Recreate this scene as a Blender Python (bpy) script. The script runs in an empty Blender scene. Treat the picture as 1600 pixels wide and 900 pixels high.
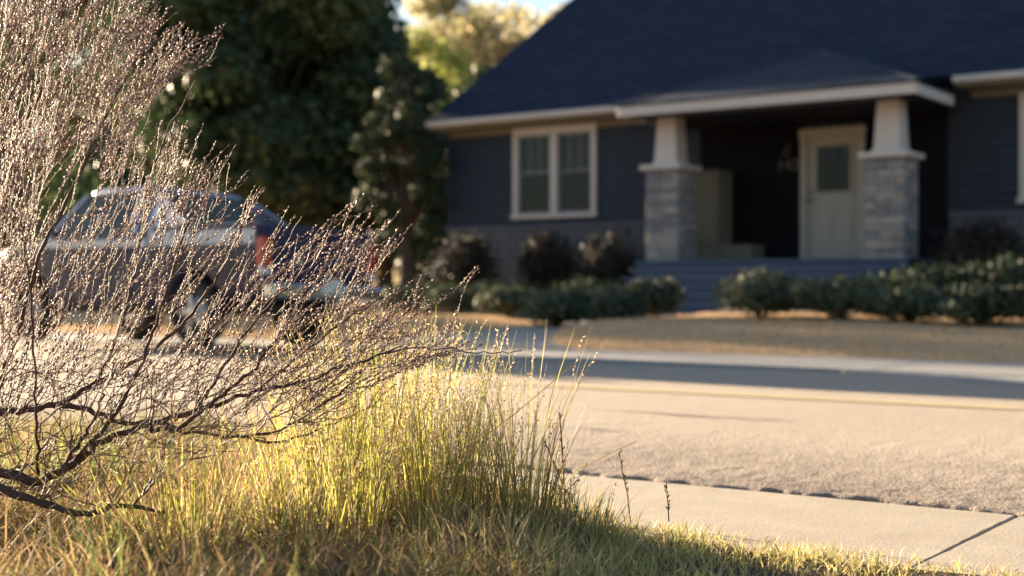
import bpy, math, random
import numpy as np
from mathutils import Vector, Matrix

random.seed(7); rng = np.random.default_rng(11)
SC = bpy.context.scene
COL = SC.collection
R = math.radians

# ------------------------------------------------------------------ camera
CAM_H, FPX, YAW, HOR = 0.70, 2150.0, R(35.0), 447.0
cam = bpy.data.cameras.new('camera'); camo = bpy.data.objects.new('camera', cam); COL.objects.link(camo)
camo.location = (0, 0, CAM_H); camo.rotation_euler = (R(90), 0, YAW)
cam.sensor_width = 36; cam.lens = FPX / 1600 * 36
cam.shift_y = -(450 - HOR) / 1600
cam.clip_start = 0.05; cam.clip_end = 2000
cam.dof.use_dof = True; cam.dof.focus_distance = 3.62; cam.dof.aperture_fstop = 2.0; cam.dof.aperture_blades = 7
SC.camera = camo
FWD = Vector((-math.sin(YAW), math.cos(YAW), 0)); RGT = Vector((math.cos(YAW), math.sin(YAW), 0))
def pd(px, py, d):                       # photo pixel + depth -> point
    return Vector((0, 0, CAM_H)) + d * (FWD + RGT * ((px - 800) / FPX) + Vector((0, 0, (HOR - py) / FPX)))
def py_(px, py, Y):                      # photo pixel + distance across the street -> point
    u = (px - 800) / FPX
    return pd(px, py, Y / (FWD.y + u * RGT.y))

# ------------------------------------------------------------------ sky, sun, exposure
SUN_EL, SUN_AZ = R(10.0), R(-82.2)       # azimuth from +Y, negative towards -X
w = bpy.data.worlds.new('World'); SC.world = w; w.use_nodes = True
nt = w.node_tree; nt.nodes.clear()
sky = nt.nodes.new('ShaderNodeTexSky'); sky.sky_type = 'NISHITA'; sky.sun_disc = False
sky.sun_elevation = SUN_EL; sky.sun_rotation = SUN_AZ
sky.air_density = 1.0; sky.dust_density = 1.8; sky.ozone_density = 1.9
bg = nt.nodes.new('ShaderNodeBackground'); bg.inputs[1].default_value = 0.046
wo = nt.nodes.new('ShaderNodeOutputWorld')
nt.links.new(sky.outputs[0], bg.inputs[0]); nt.links.new(bg.outputs[0], wo.inputs[0])
sl = bpy.data.lights.new('sun', 'SUN'); sl.energy = 5.0; sl.angle = R(0.8); sl.color = (1.0, 0.79, 0.53)
so = bpy.data.objects.new('sun', sl); COL.objects.link(so)
sd = Vector((math.sin(SUN_AZ) * math.cos(SUN_EL), math.cos(SUN_AZ) * math.cos(SUN_EL), math.sin(SUN_EL)))
so.rotation_euler = sd.to_track_quat('Z', 'Y').to_euler(); so.location = sd * 80
SC.view_settings.view_transform = 'Standard'; SC.view_settings.look = 'None'
SC.view_settings.exposure = 2.6; SC.view_settings.gamma = 1.0

# ------------------------------------------------------------------ materials
MATS = {}
def mat(name, col, rough=0.7, spec=0.5, metal=0.0, noise=None, bump=None, trans=0.0, attr=None, coat=0.0, extra=None):
    """noise=(scale, amount, colour2[, detail]); bump=(scale, strength, distance)"""
    m = bpy.data.materials.new(name); m.use_nodes = True
    t = m.node_tree; t.nodes.clear()
    out = t.nodes.new('ShaderNodeOutputMaterial'); b = t.nodes.new('ShaderNodeBsdfPrincipled')
    b.inputs['Base Color'].default_value = (*col, 1); b.inputs['Roughness'].default_value = rough
    b.inputs['Specular IOR Level'].default_value = spec; b.inputs['Metallic'].default_value = metal
    b.inputs['Coat Weight'].default_value = coat; b.inputs['Coat Roughness'].default_value = 0.04
    tc = t.nodes.new('ShaderNodeTexCoord'); co = tc.outputs['Object']
    csock = None
    if attr:
        a = t.nodes.new('ShaderNodeAttribute'); a.attribute_name = attr; csock = a.outputs['Color']
    for nz in (noise if isinstance(noise, list) else [noise] if noise else []):
        n = t.nodes.new('ShaderNodeTexNoise'); n.inputs['Scale'].default_value = nz[0]
        n.inputs['Detail'].default_value = nz[3] if len(nz) > 3 else 6; n.inputs['Roughness'].default_value = .62
        t.links.new(co, n.inputs['Vector'])
        rp = t.nodes.new('ShaderNodeMapRange'); rp.inputs[1].default_value = .35; rp.inputs[2].default_value = .68
        rp.inputs[3].default_value = 0; rp.inputs[4].default_value = nz[1]
        t.links.new(n.outputs['Fac'], rp.inputs[0])
        mx = t.nodes.new('ShaderNodeMix'); mx.data_type = 'RGBA'
        if csock: t.links.new(csock, mx.inputs[6])
        else: mx.inputs[6].default_value = (*col, 1)
        mx.inputs[7].default_value = (*nz[2], 1)
        t.links.new(rp.outputs[0], mx.inputs[0]); csock = mx.outputs[2]
    if csock: t.links.new(csock, b.inputs['Base Color'])
    prev = None
    for bp in (bump if isinstance(bump, list) else [bump] if bump else []):
        n = t.nodes.new('ShaderNodeTexNoise'); n.inputs['Scale'].default_value = bp[0]; n.inputs['Detail'].default_value = 5
        t.links.new(co, n.inputs['Vector'])
        bb = t.nodes.new('ShaderNodeBump'); bb.inputs['Strength'].default_value = bp[1]; bb.inputs['Distance'].default_value = bp[2]
        t.links.new(n.outputs['Fac'], bb.inputs['Height'])
        if prev: t.links.new(prev, bb.inputs['Normal'])
        prev = bb.outputs[0]
    if prev: t.links.new(prev, b.inputs['Normal'])
    fin = b.outputs[0]
    if trans > 0:
        tr = t.nodes.new('ShaderNodeBsdfTranslucent'); tr.inputs[0].default_value = (*col, 1)
        if csock: t.links.new(csock, tr.inputs[0])
        ms = t.nodes.new('ShaderNodeMixShader'); ms.inputs[0].default_value = trans
        t.links.new(b.outputs[0], ms.inputs[1]); t.links.new(tr.outputs[0], ms.inputs[2]); fin = ms.outputs[0]
    t.links.new(fin, out.inputs[0])
    MATS[name] = m
    return m

def glass_mat(name, tint, mixfac):
    m = bpy.data.materials.new(name); m.use_nodes = True; t = m.node_tree; t.nodes.clear()
    out = t.nodes.new('ShaderNodeOutputMaterial')
    tr = t.nodes.new('ShaderNodeBsdfTransparent'); tr.inputs[0].default_value = (*tint, 1)
    gl = t.nodes.new('ShaderNodeBsdfGlossy'); gl.inputs['Roughness'].default_value = 0.02
    lw = t.nodes.new('ShaderNodeLayerWeight')
    pw = t.nodes.new('ShaderNodeMath'); pw.operation = 'POWER'; pw.inputs[1].default_value = 5.0
    ad = t.nodes.new('ShaderNodeMath'); ad.operation = 'MULTIPLY_ADD'; ad.inputs[1].default_value = .9; ad.inputs[2].default_value = .035 + mixfac
    ms = t.nodes.new('ShaderNodeMixShader')
    t.links.new(lw.outputs['Facing'], pw.inputs[0]); t.links.new(pw.outputs[0], ad.inputs[0]); t.links.new(ad.outputs[0], ms.inputs[0])
    t.links.new(tr.outputs[0], ms.inputs[1]); t.links.new(gl.outputs[0], ms.inputs[2]); t.links.new(ms.outputs[0], out.inputs[0])
    MATS[name] = m; return m

mat('asphalt', (.50, .425, .345), .9, .3, noise=[(.9, .7, (.42, .35, .29)), (7, .5, (.36, .30, .255)), (40, .8, (.62, .53, .43)), (110, .7, (.20, .165, .14))], bump=[(150, 1.0, .010), (55, 1.0, .014)])
mat('concrete', (.46, .40, .32), .9, .25, noise=[(1.6, .6, (.38, .32, .255)), (30, .35, (.54, .48, .40)), (4, .5, (.33, .28, .22)), (110, .4, (.30, .25, .2))], bump=[(90, .35, .003), (12, .3, .004)])
mat('concrete_far', (.30, .29, .285), .9, .25, noise=[(1.3, .5, (.24, .235, .235)), (14, .3, (.34, .33, .32))], bump=(40, .4, .004))
mat('yellow_paint', (.74, .56, .22), .8, .3, noise=[(6, .5, (.50, .41, .26)), (40, .4, (.46, .39, .28))])
mat('soil', (.06, .045, .03), .95, .1, noise=[(3, .6, (.16, .12, .07)), (22, .5, (.05, .04, .025))], bump=(30, .8, .02))
mat('lawn', (.58, .375, .215), .95, .1, noise=[(.55, .8, (.40, .265, .155)), (3.5, .6, (.64, .43, .24)), (40, .3, (.34, .25, .14))], bump=[(60, .3, .02), (6, .3, .03)])
mat('lawn_blade', (.28, .2, .1), .8, .15, trans=.3, attr='tint')
mat('siding', (.027, .035, .051), .6, .3, noise=[(1.2, .4, (.024, .031, .045)), (25, .35, (.038, .047, .065))], bump=(60, .15, .003))
mat('trim', (.62, .56, .52), .6, .35, noise=[(2.5, .35, (.48, .44, .40)), (30, .25, (.62, .58, .53))], bump=(70, .12, .002))
mat('soffit', (.24, .205, .145), .8, .2, noise=(3, .4, (.20, .17, .12)))
mat('sash_paint', (.20, .21, .24), .6, .3, noise=(3, .3, (.17, .18, .2)))
mat('door_paint', (.46, .42, .35), .5, .4, noise=(2, .3, (.41, .37, .31)))
mat('roofing_skylit', (.032, .048, .082), .9, .2, noise=[(2.2, .5, (.025, .038, .068)), (18, .6, (.042, .060, .10)), (90, .4, (.018, .026, .044))], bump=(70, .6, .008))  # lighter shingle copy: sky light on the lower pitch put into the colour
mat('porch_paint', (.075, .10, .16), .55, .35, noise=[(3, .4, (.06, .08, .13)), (20, .3, (.095, .12, .18))], bump=(30, .2, .003))
mat('siding_shaded', (.008, .007, .009), .8, .15, noise=[(1.2, .4, (.006, .006, .007)), (25, .35, (.012, .010, .012))])  # siding copy with the porch's deep shade put into its near-black colour
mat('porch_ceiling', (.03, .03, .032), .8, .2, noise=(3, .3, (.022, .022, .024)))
mat('roofing', (.020, .032, .060), .9, .15, noise=[(2.2, .5, (.015, .024, .048)), (18, .6, (.030, .046, .082)), (90, .4, (.012, .018, .032))], bump=(70, .6, .008))
for k, c in enumerate([(.34, .31, .29), (.28, .265, .255), (.40, .36, .32), (.22, .215, .215)]):
    mat('stone%d' % k, c, .9, .2, noise=[(9, .5, tuple(x * .72 for x in c)), (50, .4, tuple(x * 1.25 for x in c))], bump=(28, .7, .012))
mat('mortar', (.13, .095, .09), .95, .1, noise=(30, .4, (.14, .13, .12)))
mat('block_grey', (.12, .125, .14), .9, .2, noise=[(4, .5, (.09, .095, .11)), (40, .4, (.15, .155, .17))], bump=(40, .5, .006))
glass_mat('window_glass', (.75, .8, .8), -.015)
glass_mat('car_glass', (.34, .43, .42), .03)
mat('interior_dark', (.012, .012, .015), .9, .1, noise=(3, .3, (.02, .02, .022)))
mat('blind', (.022, .027, .038), .8, .2, noise=(3, .3, (.018, .022, .03)))
mat('curtain', (.085, .078, .08), .9, .1, noise=(8, .4, (.15, .13, .12)))
mat('brass', (.20, .15, .08), .35, .5, 1.0, noise=(20, .3, (.12, .09, .05)))
mat('number_metal', (.16, .14, .11), .5, .4, .3, noise=(20, .3, (.12, .10, .08)))
mat('lamp_glass', (.06, .05, .045), .4, .4, noise=(10, .2, (.045, .04, .035)))
mat('cabinet', (.17, .15, .11), .7, .25, noise=[(2, .4, (.14, .125, .09)), (30, .2, (.2, .175, .13))])
mat('truck_paint', (.024, .023, .056), .5, .25, .0, coat=.06, noise=[(2.0, .35, (.03, .03, .07)), (220, .4, (.035, .036, .08))])
mat('truck_stripe', (.13, .145, .22), .35, .5, .3, coat=.8, noise=(2, .3, (.16, .18, .27)))
mat('truck_silver', (.30, .32, .42), .3, .5, .45, coat=.8, noise=[(2.0, .3, (.25, .27, .36)), (220, .3, (.36, .38, .48))])
mat('chrome', (.62, .62, .64), .18, .5, 1.0, noise=(6, .25, (.5, .5, .52)))
mat('black_plastic', (.02, .02, .022), .55, .4, noise=(15, .3, (.03, .03, .032)))
mat('rubber', (.018, .017, .017), .8, .3, noise=(12, .5, (.035, .032, .03)), bump=(40, .3, .004))
mat('rim_metal', (.38, .38, .40), .35, .5, .9, noise=(12, .3, (.28, .28, .3)))
mat('tail_red', (.45, .02, .012), .2, .5, coat=.6, noise=(30, .3, (.35, .015, .01)))
mat('lens_clear', (.55, .55, .55), .15, .5, coat=.5, noise=(30, .2, (.45, .45, .45)))
mat('plate_white', (.65, .65, .62), .5, .4, noise=(12, .25, (.5, .5, .5)))
mat('seat_cloth', (.05, .05, .06), .9, .1, noise=(20, .4, (.07, .07, .08)))
mat('pale_car', (.24, .29, .37), .3, .5, .3, coat=1.0, noise=(2, .2, (.21, .26, .33)))
mat('bark', (.085, .06, .045), .9, .15, noise=[(8, .6, (.05, .035, .028)), (40, .5, (.13, .10, .075))], bump=(30, .9, .01))
mat('shrub_wood', (.075, .045, .038), .75, .18, noise=[(30, .6, (.045, .028, .026)), (160, .5, (.125, .085, .068))], bump=(120, .6, .002))
mat('twig_wood', (.15, .092, .078), .6, .3, noise=(60, .6, (.10, .06, .055)))
mat('bud', (.46, .33, .25), .5, .4, trans=.25, attr='tint')
mat('tall_grass', (.3, .3, .08), .5, .35, trans=.55, attr='tint')
mat('low_grass', (.3, .26, .1), .6, .25, trans=.38, attr='tint')
mat('leaf_dark', (.05, .085, .035), .55, .3, trans=.22, attr='tint')
mat('leaf_gold', (.2, .18, .05), .6, .3, trans=.66, attr='tint')
mat('leaf_shrub', (.06, .085, .04), .6, .25, trans=.2, attr='tint')
mat('stalk', (.09, .055, .03), .7, .3, noise=(80, .6, (.15, .1, .05)))
mat('pale_wall', (.34, .34, .36), .8, .2, noise=(1, .3, (.29, .29, .31)))
mat('pebble', (.34, .29, .23), .8, .3, noise=(40, .5, (.22, .19, .16)))

def wear_band(m):
    t = m.node_tree; b = next(n for n in t.nodes if n.type == 'BSDF_PRINCIPLED'); src = b.inputs['Base Color'].links[0].from_socket
    tc = t.nodes.new('ShaderNodeTexCoord'); sp = t.nodes.new('ShaderNodeSeparateXYZ'); t.links.new(tc.outputs['Object'], sp.inputs[0])
    n = t.nodes.new('ShaderNodeTexNoise'); n.inputs['Scale'].default_value = 1.6; n.inputs['Detail'].default_value = 6; t.links.new(tc.outputs['Object'], n.inputs['Vector'])
    mr = t.nodes.new('ShaderNodeMapRange'); mr.inputs[1].default_value = 5.9; mr.inputs[2].default_value = 4.5; mr.inputs[3].default_value = 0; mr.inputs[4].default_value = 1.1
    t.links.new(sp.outputs['Y'], mr.inputs[0])
    mu = t.nodes.new('ShaderNodeMath'); mu.operation = 'MULTIPLY'; mu.use_clamp = True; t.links.new(mr.outputs[0], mu.inputs[0]); t.links.new(n.outputs['Fac'], mu.inputs[1])
    mx = t.nodes.new('ShaderNodeMix'); mx.data_type = 'RGBA'; t.links.new(mu.outputs[0], mx.inputs[0]); t.links.new(src, mx.inputs[6]); mx.inputs[7].default_value = (.15, .115, .105, 1)
    t.links.new(mx.outputs[2], b.inputs['Base Color'])
def shingle_tabs(m, lo, hi):
    t = m.node_tree; b = next(n for n in t.nodes if n.type == 'BSDF_PRINCIPLED'); src = b.inputs['Base Color'].links[0].from_socket
    tc = t.nodes.new('ShaderNodeTexCoord'); mp = t.nodes.new('ShaderNodeMapping'); mp.inputs['Scale'].default_value = (1, 1, 1); t.links.new(tc.outputs['Object'], mp.inputs[0])
    br = t.nodes.new('ShaderNodeTexBrick'); br.inputs['Scale'].default_value = 1.0; br.inputs['Brick Width'].default_value = .33; br.inputs['Row Height'].default_value = .1177
    br.inputs['Mortar Size'].default_value = .008; br.inputs['Color1'].default_value = (lo, lo, lo, 1); br.inputs['Color2'].default_value = (hi, hi, hi, 1); br.inputs['Mortar'].default_value = (.45, .45, .45, 1)
    t.links.new(mp.outputs[0], br.inputs[0])
    mx = t.nodes.new('ShaderNodeMix'); mx.data_type = 'RGBA'; mx.blend_type = 'MULTIPLY'; mx.inputs[0].default_value = 1; t.links.new(src, mx.inputs[6]); t.links.new(br.outputs[0], mx.inputs[7])
    t.links.new(mx.outputs[2], b.inputs['Base Color'])
shingle_tabs(MATS['roofing'], .78, 1.28); shingle_tabs(MATS['roofing_skylit'], .7, 1.35)
wear_band(MATS['asphalt'])          # older exposed aggregate along the gutter

# ------------------------------------------------------------------ builders
class MB:
    def __init__(s): s.v = []; s.f = []; s.sm = []
    def add(s, vs, fs, smooth=False):
        o = len(s.v); s.v += [tuple(v) for v in vs]; s.f += [tuple(i + o for i in f) for f in fs]; s.sm += [smooth] * len(fs); return s
    def box(s, x0, x1, y0, y1, z0, z1):
        return s.add([(x0, y0, z0), (x1, y0, z0), (x1, y1, z0), (x0, y1, z0), (x0, y0, z1), (x1, y0, z1), (x1, y1, z1), (x0, y1, z1)],
                     [(0, 3, 2, 1), (4, 5, 6, 7), (0, 1, 5, 4), (1, 2, 6, 5), (2, 3, 7, 6), (3, 0, 4, 7)])
    def bbox(s, x0, x1, y0, y1, z0, z1, b=.01):        # box with chamfered edges
        c = [((x0 + x1) / 2, (x1 - x0) / 2), ((y0 + y1) / 2, (y1 - y0) / 2), ((z0 + z1) / 2, (z1 - z0) / 2)]
        b = min(b, *(h * .9 for _, h in c))
        vs, idx = [], {}
        for sx in (-1, 1):
            for sy in (-1, 1):
                for sz in (-1, 1):
                    for a in range(3):
                        p = []
                        for k, sg in enumerate((sx, sy, sz)):
                            p.append(c[k][0] + sg * (c[k][1] - (0 if k == a else b)))
                        idx[(sx, sy, sz, a)] = len(vs); vs.append(p)
        fs = []
        I = lambda x, y, z, a: idx[(x, y, z, a)]
        for g in (-1, 1):
            fs += [[I(g, -1, -1, 0), I(g, 1, -1, 0), I(g, 1, 1, 0), I(g, -1, 1, 0)], [I(-1, g, -1, 1), I(1, g, -1, 1), I(1, g, 1, 1), I(-1, g, 1, 1)],
                   [I(-1, -1, g, 2), I(1, -1, g, 2), I(1, 1, g, 2), I(-1, 1, g, 2)]]
            for h in (-1, 1):
                fs += [[I(g, h, -1, 0), I(g, h, 1, 0), I(g, h, 1, 1), I(g, h, -1, 1)], [I(g, -1, h, 0), I(g, 1, h, 0), I(g, 1, h, 2), I(g, -1, h, 2)],
                       [I(-1, g, h, 1), I(1, g, h, 1), I(1, g, h, 2), I(-1, g, h, 2)]]
                for q in (-1, 1): fs.append([I(g, h, q, 0), I(g, h, q, 1), I(g, h, q, 2)])
        cc = Vector((c[0][0], c[1][0], c[2][0])); out = []
        for f in fs:
            a, b2, d = (Vector(vs[i]) for i in f[:3]); n = (b2 - a).cross(d - a)
            m = sum((Vector(vs[i]) for i in f), Vector()) / len(f)
            out.append(f if n.dot(m - cc) > 0 else f[::-1])
        return s.add(vs, out)
    def loft(s, rings, close=True, caps=True, smooth=True):
        n = len(rings[0]); vs = [p for r in rings for p in r]; fs = []
        for i in range(len(rings) - 1):
            for j in range(n if close else n - 1):
                k = (j + 1) % n
                fs.append((i * n + j, i * n + k, (i + 1) * n + k, (i + 1) * n + j))
        if caps: fs += [tuple(range(n))[::-1], tuple((len(rings) - 1) * n + j for j in range(n))]
        return s.add(vs, fs, smooth)
    def tube(s, pts, rad, n=6, caps=True, smooth=True):
        pts = [Vector(p) for p in pts]; rings = []; ref = None
        for i, p in enumerate(pts):
            t = (pts[min(i + 1, len(pts) - 1)] - pts[max(i - 1, 0)]).normalized()
            if ref is None: ref = t.orthogonal().normalized()
            ref = (ref - t * ref.dot(t)); ref = ref.normalized() if ref.length > 1e-6 else t.orthogonal().normalized()
            bi = t.cross(ref); r = rad[i] if hasattr(rad, '__len__') else rad
            rings.append([p + (ref * math.cos(2 * math.pi * k / n) + bi * math.sin(2 * math.pi * k / n)) * r for k in range(n)])
        return s.loft(rings, True, caps, smooth)
    def bar(s, a, b, wv, hv):                            # box bar from a to b with half-extent vectors
        a, b, wv, hv = (Vector(q) for q in (a, b, wv, hv)); vs = []
        for p in (a, b):
            for g, h in ((-1, -1), (1, -1), (1, 1), (-1, 1)): vs.append(p + wv * g + hv * h)
        return s.add(vs, [(0, 1, 2, 3), (7, 6, 5, 4), (0, 4, 5, 1), (1, 5, 6, 2), (2, 6, 7, 3), (3, 7, 4, 0)])
    def slab(s, quad, n):                                # quad extruded along vector n
        q = [Vector(p) for p in quad]; n = Vector(n); m = len(q)
        return s.add(q + [p + n for p in q], [tuple(range(m))[::-1], tuple(range(m, 2 * m))] + [(i, (i + 1) % m, m + (i + 1) % m, m + i) for i in range(m)])
    def build(s, name, m, parent=None, fixn=False):
        me = bpy.data.meshes.new(name); me.from_pydata(s.v, [], s.f)
        me.polygons.foreach_set('use_smooth', s.sm); me.materials.append(MATS[m])
        if fixn:
            import bmesh
            b = bmesh.new(); b.from_mesh(me); bmesh.ops.recalc_face_normals(b, faces=b.faces); b.to_mesh(me); b.free()
        me.update()
        return link(name, me, parent)

def link(name, me, parent=None):
    o = bpy.data.objects.new(name, me); COL.objects.link(o)
    if parent: o.parent = parent
    return o
def np_mesh(name, V, F, m, parent=None, tint=None, smooth=False):
    """V (n,3), F (m,k) arrays; tint (n,3) point colours"""
    me = bpy.data.meshes.new(name); V = np.asarray(V, np.float32); F = np.asarray(F, np.int32); k = F.shape[1]
    me.vertices.add(len(V)); me.vertices.foreach_set('co', V.ravel())
    me.loops.add(F.size); me.loops.foreach_set('vertex_index', F.ravel())
    me.polygons.add(len(F)); me.polygons.foreach_set('loop_start', np.arange(0, F.size, k, dtype=np.int32))
    me.polygons.foreach_set('loop_total', np.full(len(F), k, np.int32))
    me.polygons.foreach_set('use_smooth', np.full(len(F), smooth))
    if tint is not None:
        a = me.attributes.new('tint', 'FLOAT_COLOR', 'POINT')
        c = np.ones((len(V), 4), np.float32); c[:, :3] = tint; a.data.foreach_set('color', c.ravel())
    me.materials.append(MATS[m]); me.update(calc_edges=True); me.validate()
    return link(name, me, parent)
def tag(o, label=None, cat=None, group=None, kind=None):
    for k, v in (('label', label), ('category', cat), ('group', group), ('kind', kind)):
        if v: o[k] = v
    return o
def empty(name, loc=(0, 0, 0), rz=0):
    o = bpy.data.objects.new(name, None); COL.objects.link(o); o.location = loc; o.rotation_euler = (0, 0, rz); return o
def cheap_noise(x, y, s=1.0):
    return (np.sin(x * 1.7 * s + 1.3 * np.sin(y * 1.1 * s)) + np.sin(y * 2.3 * s + 1.7 * np.sin(x * .9 * s + 2)) + .6 * np.sin((x + y) * 4.1 * s + 1)) / 2.6

# value noise on a lattice for relief
_lat = rng.random((256, 256))
def vnoise(x, y):
    xi = np.floor(x).astype(int); yi = np.floor(y).astype(int); fx = x - xi; fy = y - yi
    fx = fx * fx * (3 - 2 * fx); fy = fy * fy * (3 - 2 * fy)
    a = _lat[xi % 256, yi % 256]; b = _lat[(xi + 1) % 256, yi % 256]; c = _lat[xi % 256, (yi + 1) % 256]; d = _lat[(xi + 1) % 256, (yi + 1) % 256]
    return (a * (1 - fx) + b * fx) * (1 - fy) + (c * (1 - fx) + d * fx) * fy - .5

# ------------------------------------------------------------------ ground
WY, WL, WR = [12.38, 12.7, 13.2, 13.9, 15.2, 17.0, 18.55], [-11.0, -10.75, -10.55, -10.42, -10.4, -10.5, -10.6], [-7.9, -8.3, -8.75, -9.05, -9.15, -9.15, -9.15]
def ground_z(x, y):
    x = np.asarray(x, float); y = np.asarray(y, float)
    far = np.interp(y, [12.3, 12.5, 13.3, 15.0, 17.0, 22.0, 60.0, 400.0], [-.08, .05, .15, .28, .33, .42, .60, 1.2])
    low = 1 - .40 * np.clip((-9.6 - x) / 1.6, 0, 1) * np.clip((y - 12.6) / .8, 0, 1) * np.clip((21 - y) / 4, 0, 1)
    far = np.where(y > 12.5, far * low, far)
    far = far + np.where(y > 13, .05 * cheap_noise(x * .5, y * .5), 0) * np.clip((y - 13) / 2, 0, 1)
    pz = np.interp(y, [12.38, 13.3, 15, 17, 18.6], [.03, .085, .15, .21, .27])
    xl = np.interp(y, WY, WL) - .06; xr = np.interp(y, WY, WR) + .06
    far = np.where((x > xl) & (x < xr) & (y > 12.4) & (y < 19), np.minimum(far, pz - .02), far)
    near = np.interp(y, [-60, 0, 2.4, 3.3, 3.55, 4.6, 12.3], [.05, .0, .01, -.01, -.06, -.10, -.10])
    return np.where(y < 12.3, near, far)
xs = np.unique(np.concatenate([np.linspace(-400, -40, 19), np.arange(-40, -12, .35), np.arange(-12, -7, .08), np.arange(-7, 6, .35), np.linspace(6, 400, 19)]))
ys = np.unique(np.concatenate([np.linspace(-60, 0, 7), np.arange(0, 5, .12), np.arange(5, 12.2, 1.2), np.arange(12.3, 23, .2), np.arange(23, 60, 2), np.linspace(60, 600, 12)]))
XX, YY = np.meshgrid(xs, ys); ZZ = ground_z(XX, YY)
ii = np.arange(len(ys) - 1)[:, None] * len(xs) + np.arange(len(xs) - 1)[None]
F = np.stack([ii, ii + 1, ii + 1 + len(xs), ii + len(xs)], -1).reshape(-1, 4)
g = np_mesh('ground', np.stack([XX.ravel(), YY.ravel(), ZZ.ravel()], 1), F, 'lawn', smooth=True)
tag(g, kind='structure')

# road: displaced asphalt with a broken near edge
EDGE_N, EDGE_F = 4.40, 10.80
rx = np.unique(np.concatenate([np.linspace(-200, -14, 30), np.arange(-14, -7, .10), np.arange(-7, .6, .022), np.linspace(.6, 200, 30)]))
ry = np.concatenate([[0, .0, .012], np.arange(.03, 1.2, .024), np.arange(1.2, 3, .08), np.arange(3, EDGE_F - EDGE_N + .1, .3)])
XX, TT = np.meshgrid(rx, ry)
edge = .030 * vnoise(XX * 9, XX * 0 + 3) + .05 * vnoise(XX * 2.3, XX * 0 + 7) + .022 * vnoise(XX * 28, XX * 0 + 1)
YY = EDGE_N + TT + edge * np.clip(1 - TT / .3, 0, 1)
fade = np.clip(1 - TT / 3.5, 0.12, 1)
ZZ = (.0045 * vnoise(XX * 26, YY * 26) + .0035 * vnoise(XX * 13 + 9, YY * 13) + .006 * vnoise(XX * 44, YY * 44)) * fade + .006 * vnoise(XX * .8, YY * .8)
ZZ += .008 * np.clip(1 - np.abs(TT - .05) / .12, 0, 1) * (vnoise(XX * 5, YY * 5) + .2)
ZZ[0] = -.09; ZZ[1] += -.014; ZZ[2] += -.003
YY[0] += .012
ii = np.arange(len(ry) - 1)[:, None] * len(rx) + np.arange(len(rx) - 1)[None]
F = np.stack([ii, ii + 1, ii + 1 + len(rx), ii + len(rx)], -1).reshape(-1, 4)
road = tag(np_mesh('road', np.stack([XX.ravel(), YY.ravel(), ZZ.ravel()], 1), F, 'asphalt', smooth=True), kind='structure')
# yellow centre line
b = MB(); n = 160
for yc in (8.0,):
    vs = []
    for i in range(n + 1):
        x = -34 + 44 * i / n; j = .012 * math.sin(i * 1.7) + .008 * math.sin(i * 4.3)
        vs += [(x, yc - .04 + j, .010), (x, yc + .04 + j * .6, .010)]
    b.add(vs, [(2 * i, 2 * i + 2, 2 * i + 3, 2 * i + 1) for i in range(n)])
tag(b.build('road_line', 'yellow_paint'), kind='structure')

# tar-filled crack running along the lane
mat('tar', (.09, .075, .068), .8, .3, noise=(30, .6, (.16, .13, .12)))
for k_, (xa_, xb_, yc_, w_) in enumerate([(-5.0, -2.6, 6.62, .022), (-1.9, .8, 5.35, .012), (-9.5, -6.2, 7.3, .02), (-4.4, -3.2, 5.72, .012)]):
    b = MB(); vs = []; n = 90
    for i in range(n + 1):
        x = xa_ + (xb_ - xa_) * i / n; j = float(.09 * vnoise(np.array(x * 1.7 + k_ * 9), np.array(2.)) + .03 * vnoise(np.array(x * 9.), np.array(5. + k_)))
        ww = w_ * max(.08, .6 + 1.3 * float(vnoise(np.array(x * 4.), np.array(8. + k_)))) * min(1, 4 * min(i, n - i) / n + .1)
        vs += [(x, yc_ + j - ww, .0075), (x, yc_ + j + ww, .0075)]
    b.add(vs, [(2 * i, 2 * i + 2, 2 * i + 3, 2 * i + 1) for i in range(n)])
    tag(b.build('road_crack', 'tar'), kind='structure')

# near gutter of concrete slabs
gut = tag(empty('gutter', (0, 3.9, -.04)), kind='structure')
sx = [-19.3, -16.3, -13.3, -10.3, -7.25, -4.2, -1.17, 1.9, 4.9]
for i in range(len(sx) - 1):
    x0, x1 = sx[i] + .002, sx[i + 1] - .002
    m = MB(); N = 28; pts = []
    dz = random.uniform(-.003, .003); top = []
    for (xx, yy) in [(x0 + (x1 - x0) * k / N, 4.40) for k in range(N + 1)] + [(x1, 4.4 - 1.6 * k / N) for k in range(1, N + 1)] + \
                    [(x1 - (x1 - x0) * k / N, 2.8) for k in range(1, N + 1)] + [(x0, 2.8 + 1.6 * k / N) for k in range(1, N)]:
        on_x = abs(xx - x0) < 1e-6 or abs(xx - x1) < 1e-6
        jx = (random.uniform(-.002, .002) + .006 * float(vnoise(np.array(yy * 3.0), np.array(i * 9.0)))) if on_x else 0
        if abs(xx - x0) < 1e-6 and abs(x0 + 1.17) < .05: jx += .012 * max(0, (yy - 3.5) / .9)
        top.append((xx + jx, yy, -.014 + dz))
    cx, cy = (x0 + x1) / 2, 3.6
    ins = [(x + (cx - x) * .0018, y + (cy - y) * .006, z + .004) for x, y, z in top]
    m.loft([[(x, y, z - .12) for x, y, z in top], top, ins], True, True, False)
    # convex cap on the inset ring
    o = m.build('slab', 'concrete', gut, fixn=True); o.matrix_parent_inverse = Matrix.Translation((0, -3.9, .04))
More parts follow.
